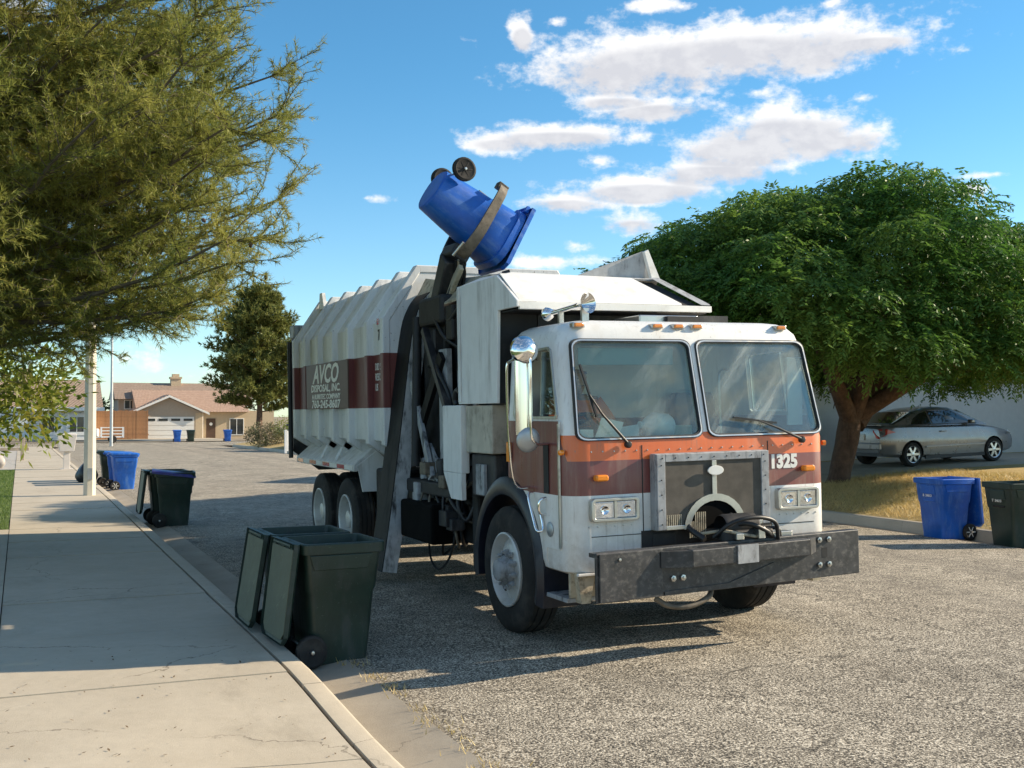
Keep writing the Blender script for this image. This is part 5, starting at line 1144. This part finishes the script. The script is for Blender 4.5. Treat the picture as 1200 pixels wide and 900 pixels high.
# the lifted bin and the gripper that holds it
BL = make_bin('recycling_bin', (0, 0, 0), 0, 'blue round-cornered bin held upside down above the truck', 'bin_blue', 'bin_blue', lid_open=-3, rnd=.19, WX=-.275, WZ=.115, axle_mat='dark')
BL.rotation_euler = (0, R(121), R(3)); BM = BL.rotation_euler.to_matrix().to_4x4()
ctr = Vector((5.09-.88, 7.55+3.0, 3.88)); BL.location = ctr-(BM @ Vector((0, 0, .50))); BM = Matrix.Translation(BL.location) @ BM
TI = TM.inverted()
def tb(p): return TI @ (BM @ Vector(p))
gb = MB().box(.36, .50, -.16, .16, .46, .66); gb.xf(TI @ BM); ga = gb.build('gripper_base', 'worn_black', T, bevel=.02)
for s_ in (-1, 1):
    path = bez([(.46, s_*.10, .56), (.40, s_*.24, .56), (.22, s_*.325, .56), (-.02, s_*.335, .56), (-.26, s_*.325, .56), (-.345, s_*.28, .56)], 5); v = []; f = []; k = len(path)
    for i, p in enumerate(path):
        t = (path[min(i+1, k-1)]-path[max(i-1, 0)]).normalized(); nn = t.cross(Vector((0, 0, 1)))*s_
        hw = .062-.02*i/k
        for a, b in ((0, -hw), (.03, -hw), (.03, hw), (0, hw)): v.append(tb((p.x+nn.x*a, p.y+nn.y*a, p.z+b)))
    for i in range(k-1):
        for j in range(4): f.append((i*4+j, i*4+(j+1) % 4, (i+1)*4+(j+1) % 4, (i+1)*4+j))
    f += [(0, 1, 2, 3), ((k-1)*4+3, (k-1)*4+2, (k-1)*4+1, (k-1)*4)]; mesh_obj('gripper_claw', v, f, 'claw_brown' if s_ < 0 else 'worn_black', ga, smooth=35)
    MB().box(-.40, -.33, s_*.25-.03, s_*.25+.06, .50, .62).xf(TI @ BM).build('claw_tip', 'claw_brown', ga, bevel=.008)
    MB().tube([tb((.5, s_*.14, .5)), tb((.36, s_*.24, .5))], .02, 8).build('claw_ram', 'steel', ga, smooth=60)
e0 = tb((.47, 0, .56)); bs = Vector((-1.0, 3.35, 2.95)); MB().beam(bs, e0, .24, .20, (0, 1, 0)).build('lift_arm', 'worn_black', T, bevel=.02)
MB().beam(bs+Vector((-.02, -.16, .05)), e0+Vector((.02, -.15, -.1)), .05, .10, (0, 1, 0)).build('arm_link', 'tan_worn', T, bevel=.008)
MB().box(-1.15, -.80, 3.0, 3.7, 2.78, 3.08).build('arm_pivot', 'grimy_black', T, bevel=.04)
for q in range(4): MB().tube(bez([bs+Vector((.05*q-.1, -.17, -.1)), bs.lerp(e0, .45)+Vector((.03*q, -.2-.02*q, .06)), e0+Vector((.02*q-.03, -.15, -.04))], 5), .015, 6).build('hydraulic_hose', 'hose_rubber' if q != 1 else 'tan_worn', T, smooth=60)

# cab interior
db = MB().prism([(-1.15, y, z) for y, z in ((.07, 1.62), (.45, 1.60), (.52, 1.50), (.50, 1.0), (.07, 1.0))], (2.3, 0, 0)).build('dashboard', 'interior_dark', T, bevel=.02)
for x in (-.68, .62):
    s_ = MB().loft([[(x+a, .78+b, z) for a, b in rrect(-.25, .25, -.02, .44, .08, 4)] for z in (1.25, 1.28, 1.38, 1.41)]).build('seat', 'seat_grey', T, smooth=40)
    MB().loft([[(x+a*k_, 1.13+b+.04*(z-1.4), z) for a, b in rrect(-.25, .25, -.05, .05, .045, 4)] for z, k_ in ((1.38, .95), (1.45, 1), (1.95, .95), (2.02, .8))]).build('seat_back', 'seat_grey', s_, smooth=40)
    MB().box(x-.18, x+.18, .85, 1.15, .95, 1.26).build('seat_base', 'interior_dark', s_)
sw_ = MB(); ring = [Vector((.22*math.cos(a), .22*math.sin(a), 0)) for a in np.linspace(0, 2*math.pi, 29)]
sw_.tube(ring, .016, 8, False); sw_.box(-.2, .2, -.02, .02, -.01, .01).box(-.02, .02, -.2, .2, -.01, .01).lathe([(.0, .02), (.05, .015), (.05, -.02), (.025, -.03), (.025, -.4)], (0, 0, 0), (0, 0, 1), 12)
sw_.xf(Matrix.Translation((-.68, .60, 1.72)) @ Matrix.Rotation(R(35), 4, 'X')); sw_.build('steering_wheel', 'interior_dark', T, smooth=40)
MB().box(-1.0, -.12, .28, .295, 2.24, 2.38).build('sun_visor', 'visor_green', T, bevel=.006)
MB().box(.95, 1.10, .17, .19, 1.72, 2.3).build('window_sticker', 'jug_white', T)
MB().tube(bez([(.42, .4, 1.6), (.42, .42, 2.1), (.47, .44, 2.2), (.55, .45, 2.2)], 5), .012, 6).build('grab_rail', 'steel', T, smooth=60)
def loose(name, mb, m, label, cat, bevel=.0):
    o = mb.build(name, m, None, smooth=40, bevel=bevel); o.matrix_world = TM; tag(o, label, cat); return o
loose('paper_stack', MB().prism([(-.95, .14, 1.625), (-.74, .13, 1.625), (-.66, .17, 1.78), (-.84, .2, 1.82)], (.0, .01, .0)).prism([(-.72, .14, 1.625), (-.55, .13, 1.625), (-.5, .2, 1.76), (-.66, .22, 1.74)], (0, .01, 0)), 'paper', 'white papers propped on the dashboard behind the left windshield', 'paper')
loose('paper_box', MB().box(-1.08, -.96, .12, .26, 1.622, 1.73), 'jug_white', 'small pale box at the dashboard corner by the side window', 'box', .006)
loose('plastic_jug', MB().lathe([(0, 0), (.10, .0), (.115, .03), (.115, .16), (.07, .22), (.03, .25), (.03, .29), (0, .29)], (-.22, .22, 1.725), (-1, -.1, .1), 18), 'jug_white', 'white plastic jug lying on the dashboard', 'jug')
loose('lunch_box', MB().loft([[(a, b, z) for a, b in rrect(-.16, .06, .28, .42, .02, 3)] for z in (1.612, 1.74)]), 'visor_green', 'pale green box on the dashboard behind the white jug', 'box', .01)

# ================================================================== PERSON at the wheel
mat('vest_orange', (.85, .16, .03), .7, var=.1); mat('skin', (.36, .20, .13), .55, var=.08); mat('hair_dark', (.02, .016, .013), .6, var=.2); mat('trousers', (.03, .035, .05), .8)
def person():
    hip = Vector((-.68, .98, 1.47))
    J = {'pelvis': hip, 'waist': hip+Vector((0, 0, .18)), 'chest': hip+Vector((0, -.02, .40)), 'neck': hip+Vector((0, -.02, .55)), 'head': hip+Vector((0, -.05, .66)), 'crown': hip+Vector((0, -.04, .76)),
         'shL': hip+Vector((-.19, -.02, .47)), 'elL': hip+Vector((-.27, -.22, .24)), 'wrL': hip+Vector((-.18, -.40, .30)), 'haL': hip+Vector((-.17, -.45, .31)),
         'shR': hip+Vector((.19, -.02, .47)), 'elR': hip+Vector((.26, -.22, .24)), 'wrR': hip+Vector((.18, -.40, .30)), 'haR': hip+Vector((.17, -.45, .31)),
         'hpL': hip+Vector((-.10, -.02, -.01)), 'knL': hip+Vector((-.13, -.42, .0)), 'anL': hip+Vector((-.13, -.46, -.42)), 'toL': hip+Vector((-.14, -.60, -.47)),
         'hpR': hip+Vector((.10, -.02, -.01)), 'knR': hip+Vector((.13, -.42, .0)), 'anR': hip+Vector((.13, -.46, -.42)), 'toR': hip+Vector((.14, -.60, -.47))}
    rad = dict(pelvis=.15, waist=.145, chest=.165, neck=.06, head=.085, crown=.075, shL=.075, shR=.075, elL=.05, elR=.05, wrL=.034, wrR=.034, haL=.036, haR=.036, hpL=.10, hpR=.10, knL=.065, knR=.065, anL=.045, anR=.045, toL=.04, toR=.04)
    E = [('pelvis', 'waist'), ('waist', 'chest'), ('chest', 'neck'), ('neck', 'head'), ('head', 'crown')]
    for q in 'LR': E += [('chest', 'sh'+q), ('sh'+q, 'el'+q), ('el'+q, 'wr'+q), ('wr'+q, 'ha'+q), ('pelvis', 'hp'+q), ('hp'+q, 'kn'+q), ('kn'+q, 'an'+q), ('an'+q, 'to'+q)]
    for q, s_ in (('L', -1), ('R', 1)):
        h = J['ha'+q]
        for i in range(5):                      # four fingers curl round the rim, the thumb leaves the side
            if i < 4: a = h+Vector((s_*(-.03+.02*i), -.045, .012)); b = a+Vector((0, -.028+.003*i, -.025)); c = b+Vector((0, .018, -.02))
            else: a = h+Vector((-s_*.04, -.01, .0)); b = a+Vector((-s_*.015, -.025, .008)); c = b+Vector((0, -.02, .004))
            for nm, p in (('a', a), ('b', b), ('c', c)): J['f%s%d%s' % (q, i, nm)] = p; rad['f%s%d%s' % (q, i, nm)] = .0095
            E += [('ha'+q, 'f%s%da' % (q, i)), ('f%s%da' % (q, i), 'f%s%db' % (q, i)), ('f%s%db' % (q, i), 'f%s%dc' % (q, i))]
    J['nose'] = J['head']+Vector((0, -.095, -.005)); rad['nose'] = .018; E.append(('head', 'nose'))
    for s_, q in ((-1, 'L'), (1, 'R')): J['ear'+q] = J['head']+Vector((s_*.088, .01, .0)); rad['ear'+q] = .018; E.append(('head', 'ear'+q))
    ks = list(J); me = bpy.data.meshes.new('person'); me.from_pydata([J[k] for k in ks], [(ks.index(a), ks.index(b)) for a, b in E], [])
    o = bpy.data.objects.new('person', me); COL.objects.link(o)
    sk = o.modifiers.new('s', 'SKIN'); sk.use_smooth_shade = True
    for i, k in enumerate(ks): d_ = me.skin_vertices[0].data[i]; d_.radius = (rad[k], rad[k]); d_.use_root = k == 'pelvis'
    su = o.modifiers.new('u', 'SUBSURF'); su.levels = su.render_levels = 1
    dg = bpy.context.evaluated_depsgraph_get(); m2 = bpy.data.meshes.new_from_object(o.evaluated_get(dg)); o.modifiers.clear(); o.data = m2
    m2.materials.clear(); m2.materials.append(MATS['skin']); o.matrix_world = TM
    tag(o, 'driver in an orange vest seated at the wheel inside the cab', 'person')
    # vest: shell just outside torso and upper arms; trousers likewise
    bm = bmesh.new(); bm.from_mesh(m2); bm.normal_update()
    def shell(name, test, m, off):
        vmap = {}; v = []; f = []
        for fc in bm.faces:
            if all(test(vv.co) for vv in fc.verts):
                q = []
                for vv in fc.verts:
                    if vv.index not in vmap: vmap[vv.index] = len(v); v.append(vv.co+vv.normal*off)
                    q.append(vmap[vv.index])
                f.append(q)
        if v: mesh_obj(name, v, f, m, o, smooth=60)
    bm.verts.ensure_lookup_table()
    shell('vest', lambda c: hip.z+.02 < c.z < hip.z+.53 and c.y > hip.y-.26, 'vest_orange', .014)
    shell('trousers', lambda c: c.z < hip.z+.06, 'trousers', .01)
    shell('hair', lambda c: c.z > hip.z+.70 or (c.z > hip.z+.62 and c.y > hip.y-.01), 'hair_dark', .012)
    for s_ in (-1, 1): MB().lathe([(0, .006), (.006, .004), (.008, 0)], J['head']+Vector((s_*.032, -.082, .018)), (0, -1, 0), 8).build('eye', 'hair_dark', o)
    MB().box(J['head'].x-.025, J['head'].x+.025, J['head'].y-.084, J['head'].y-.076, J['head'].z-.045, J['head'].z-.037).build('mouth', 'trousers', o)
    bm.free()
person()

# ================================================================== CARS
mat('car_silver', (.24, .245, .255), .30, .5, var=.03, coat=.5); mat('car_blue', (.012, .02, .07), .25, .3, var=.05, coat=.8); mat('car_trim', (.02, .02, .022), .5)
mat('alloy', (.6, .6, .6), .3, .8, var=.05); mat('car_glass', (.012, .015, .018), .04, var=.1, coat=1.)
def car(loc, rot, paint, label, plate=True):
    r = empty('parked_car', loc, rot); tag(r, label, 'car')
    S = [(-2.22, .62, .46, .80), (-2.19, .74, .34, .93), (-2.08, .80, .27, .985), (-1.75, .835, .24, 1.0), (-1.29, .85, .22, .99), (-.6, .86, .19, .965), (.2, .86, .18, .945), (.8, .855, .18, .935), (1.1, .85, .19, .915), (1.45, .835, .21, .865), (1.85, .80, .24, .775), (2.06, .73, .27, .69), (2.17, .62, .34, .61), (2.2, .5, .42, .55)]
    rings = []
    for x, w, b, t in S:
        m_ = b+(t-b)*.55; L = [(w*.86, b), (w*.97, b+.07), (w, m_-.05), (w*.995, m_+.06), (w*.955, t-.055), (w*.87, t-.008), (w*.5, t+.012)]
        rings.append([(x, y, z) for y, z in L]+[(x, -y, z) for y, z in L[::-1]])
    bo = MB().loft([q[::-1] for q in rings]).build('body', paint, r)
    cu = []
    for x in (-1.29, 1.33):
        for s_ in (-1, 1): cu.append(MB().lathe([(0, -.16), (.335, -.16), (.335, .22), (0, .22)], (x, s_*.80, .30), (0, s_, 0), 28).build('x', None))
    boolean(bo, cu); bo.data.materials.clear(); bo.data.materials.append(MATS[paint]); bo.data.polygons.foreach_set('use_smooth', [True]*len(bo.data.polygons)); bo.data.set_sharp_from_angle(angle=R(38))
    # cabin
    Gs = [(-1.80, .97, .995), (-1.45, .965, 1.13), (-1.0, .96, 1.30), (-.6, .955, 1.375), (-.2, .95, 1.40), (.15, .945, 1.375), (.55, .94, 1.24), (.95, .93, 1.05), (1.18, .92, .935)]
    hb = lambda x: .775-.04*abs(x)/1.5; hr = lambda x, z: hb(x)-(z-.95)*.48
    rg = []
    for x, zb, zt in Gs:
        P = [(hb(x), zb), (hr(x, zt-.05*min(1, (zt-zb)*3)), zt-.05*min(1, (zt-zb)*3)), (hr(x, zt)-.06, zt-.006), (.25, zt+.008)]; rg.append([(x, y, z) for y, z in P]+[(x, -y, z) for y, z in P[::-1]])
    MB().loft([q[::-1] for q in rg]).build('cabin', paint, r, smooth=40)
    sideq = lambda pts, s_, off: [(x, s_*(hr(x, z)+off), z) for x, z in pts]
    for s_ in (-1, 1):
        for nm, pts in (('quarter_window', [(-1.22, 1.005), (-.60, 1.0), (-.66, 1.30), (-.85, 1.26), (-1.08, 1.15)]), ('door_window', [(-.55, 1.0), (.72, .985), (.48, 1.17), (.12, 1.305), (-.2, 1.325), (-.60, 1.31)])):
            MB().prism(sideq(pts, s_, .004), (0, s_*.008, 0)).build(nm, 'car_glass', r)
        MB().prism(sideq([(-1.30, .985), (-.58, .982), (.85, .962), (.85, .975), (-.58, .996), (-1.30, 1.0)], s_, .006), (0, s_*.012, 0)).build('window_trim', 'car_trim', r)
        MB().box(.50, .62, s_*.80, s_*.95, .97, 1.07).build('door_mirror', paint, r, bevel=.03)
        MB().box(-.42, -.24, s_*.852, s_*.875, .80, .83).build('door_handle', paint, r, bevel=.008)
        MB().box(-.9, 1.0, s_*.858, s_*.872, .44, .48).build('side_moulding', paint, r, bevel=.006); MB().box(-.9, 1.0, s_*.80, s_*.84, .17, .25).build('sill', 'car_trim', r)
        MB().prism([(-2.185, s_*.50, .72), (-2.20, s_*.70, .70), (-2.02, s_*.80, .80), (-1.80, s_*.845, .845), (-2.0, s_*.80, .92), (-2.175, s_*.72, .92), (-2.185, s_*.5, .90)], (-.025, s_*.02, 0)).build('tail_lamp', 'red_lens', r)
        MB().prism([(2.10, s_*.48, .60), (1.95, s_*.74, .66), (1.80, s_*.80, .72), (1.92, s_*.72, .76), (2.08, s_*.5, .68)], (.03, s_*.02, .01)).build('headlight', 'lamp_glass', r)
        for x in (-1.29, 1.33):
            c = (x, s_*.745, .295); w = MB().lathe([(.19, -.09), (.27, -.1), (.295, -.07), (.298, 0), (.295, .07), (.27, .1), (.19, .09)], c, (0, s_, 0), 28).build('wheel', 'rubber', r, smooth=40)
            MB().lathe([(.20, .095), (.205, .085), (.19, .04), (0, .03)], c, (0, s_, 0), 24).build('rim', 'car_trim', w, smooth=40)
            sp = MB()
            for k in range(6):
                a = k*math.pi/3; u = Vector((math.cos(a), 0, math.sin(a))); sp.beam(Vector(c)+Vector((0, s_*.075, 0))+u*.03, Vector(c)+Vector((0, s_*.07, 0))+u*.195, .055, .03, (0, 1, 0))
            sp.lathe([(.05, .095), (.05, .05)], c, (0, s_, 0), 12).lathe([(.205, .10), (.185, .09), (.185, .06)], c, (0, s_, 0), 28).lathe([(0, .1), (.05, .095)], c, (0, s_, 0), 12); sp.build('spokes', 'alloy', w)
    MB().prism([(-1.72, -.62, 1.035), (-1.72, .62, 1.035), (-1.08, .52, 1.285), (-1.08, -.52, 1.285)], (-.006, 0, .014)).build('rear_window', 'car_glass', r)
    MB().prism([(1.10, -.62, .985), (1.10, .62, .985), (.45, .53, 1.29), (.45, -.53, 1.29)], (.006, 0, .016)).build('windshield', 'car_glass', r)
    MB().box(-2.25, -2.21, -.26, .26, .66, .80).build('licence_plate', 'plate_white', r, bevel=.004); MB().box(-2.24, -2.0, -.72, .72, .28, .36).build('bumper_trim', 'car_trim', r)
    MB().box(-2.235, -2.15, -.75, .75, .43, .60).build('rear_bumper', paint, r, bevel=.03)
    MB().box(-2.12, -1.98, -.55, .55, 1.0, 1.03).build('boot_lip', paint, r, bevel=.01)
    return r
car((20.75, 21.15, .655), (0, -.034, 0), 'car_silver', 'silver two-door coupe parked on the driveway in shade')
car((14.9, 63.2, zs(63)+.45), (0, 0, R(80)), 'car_blue', 'dark blue car behind the white picket fence')
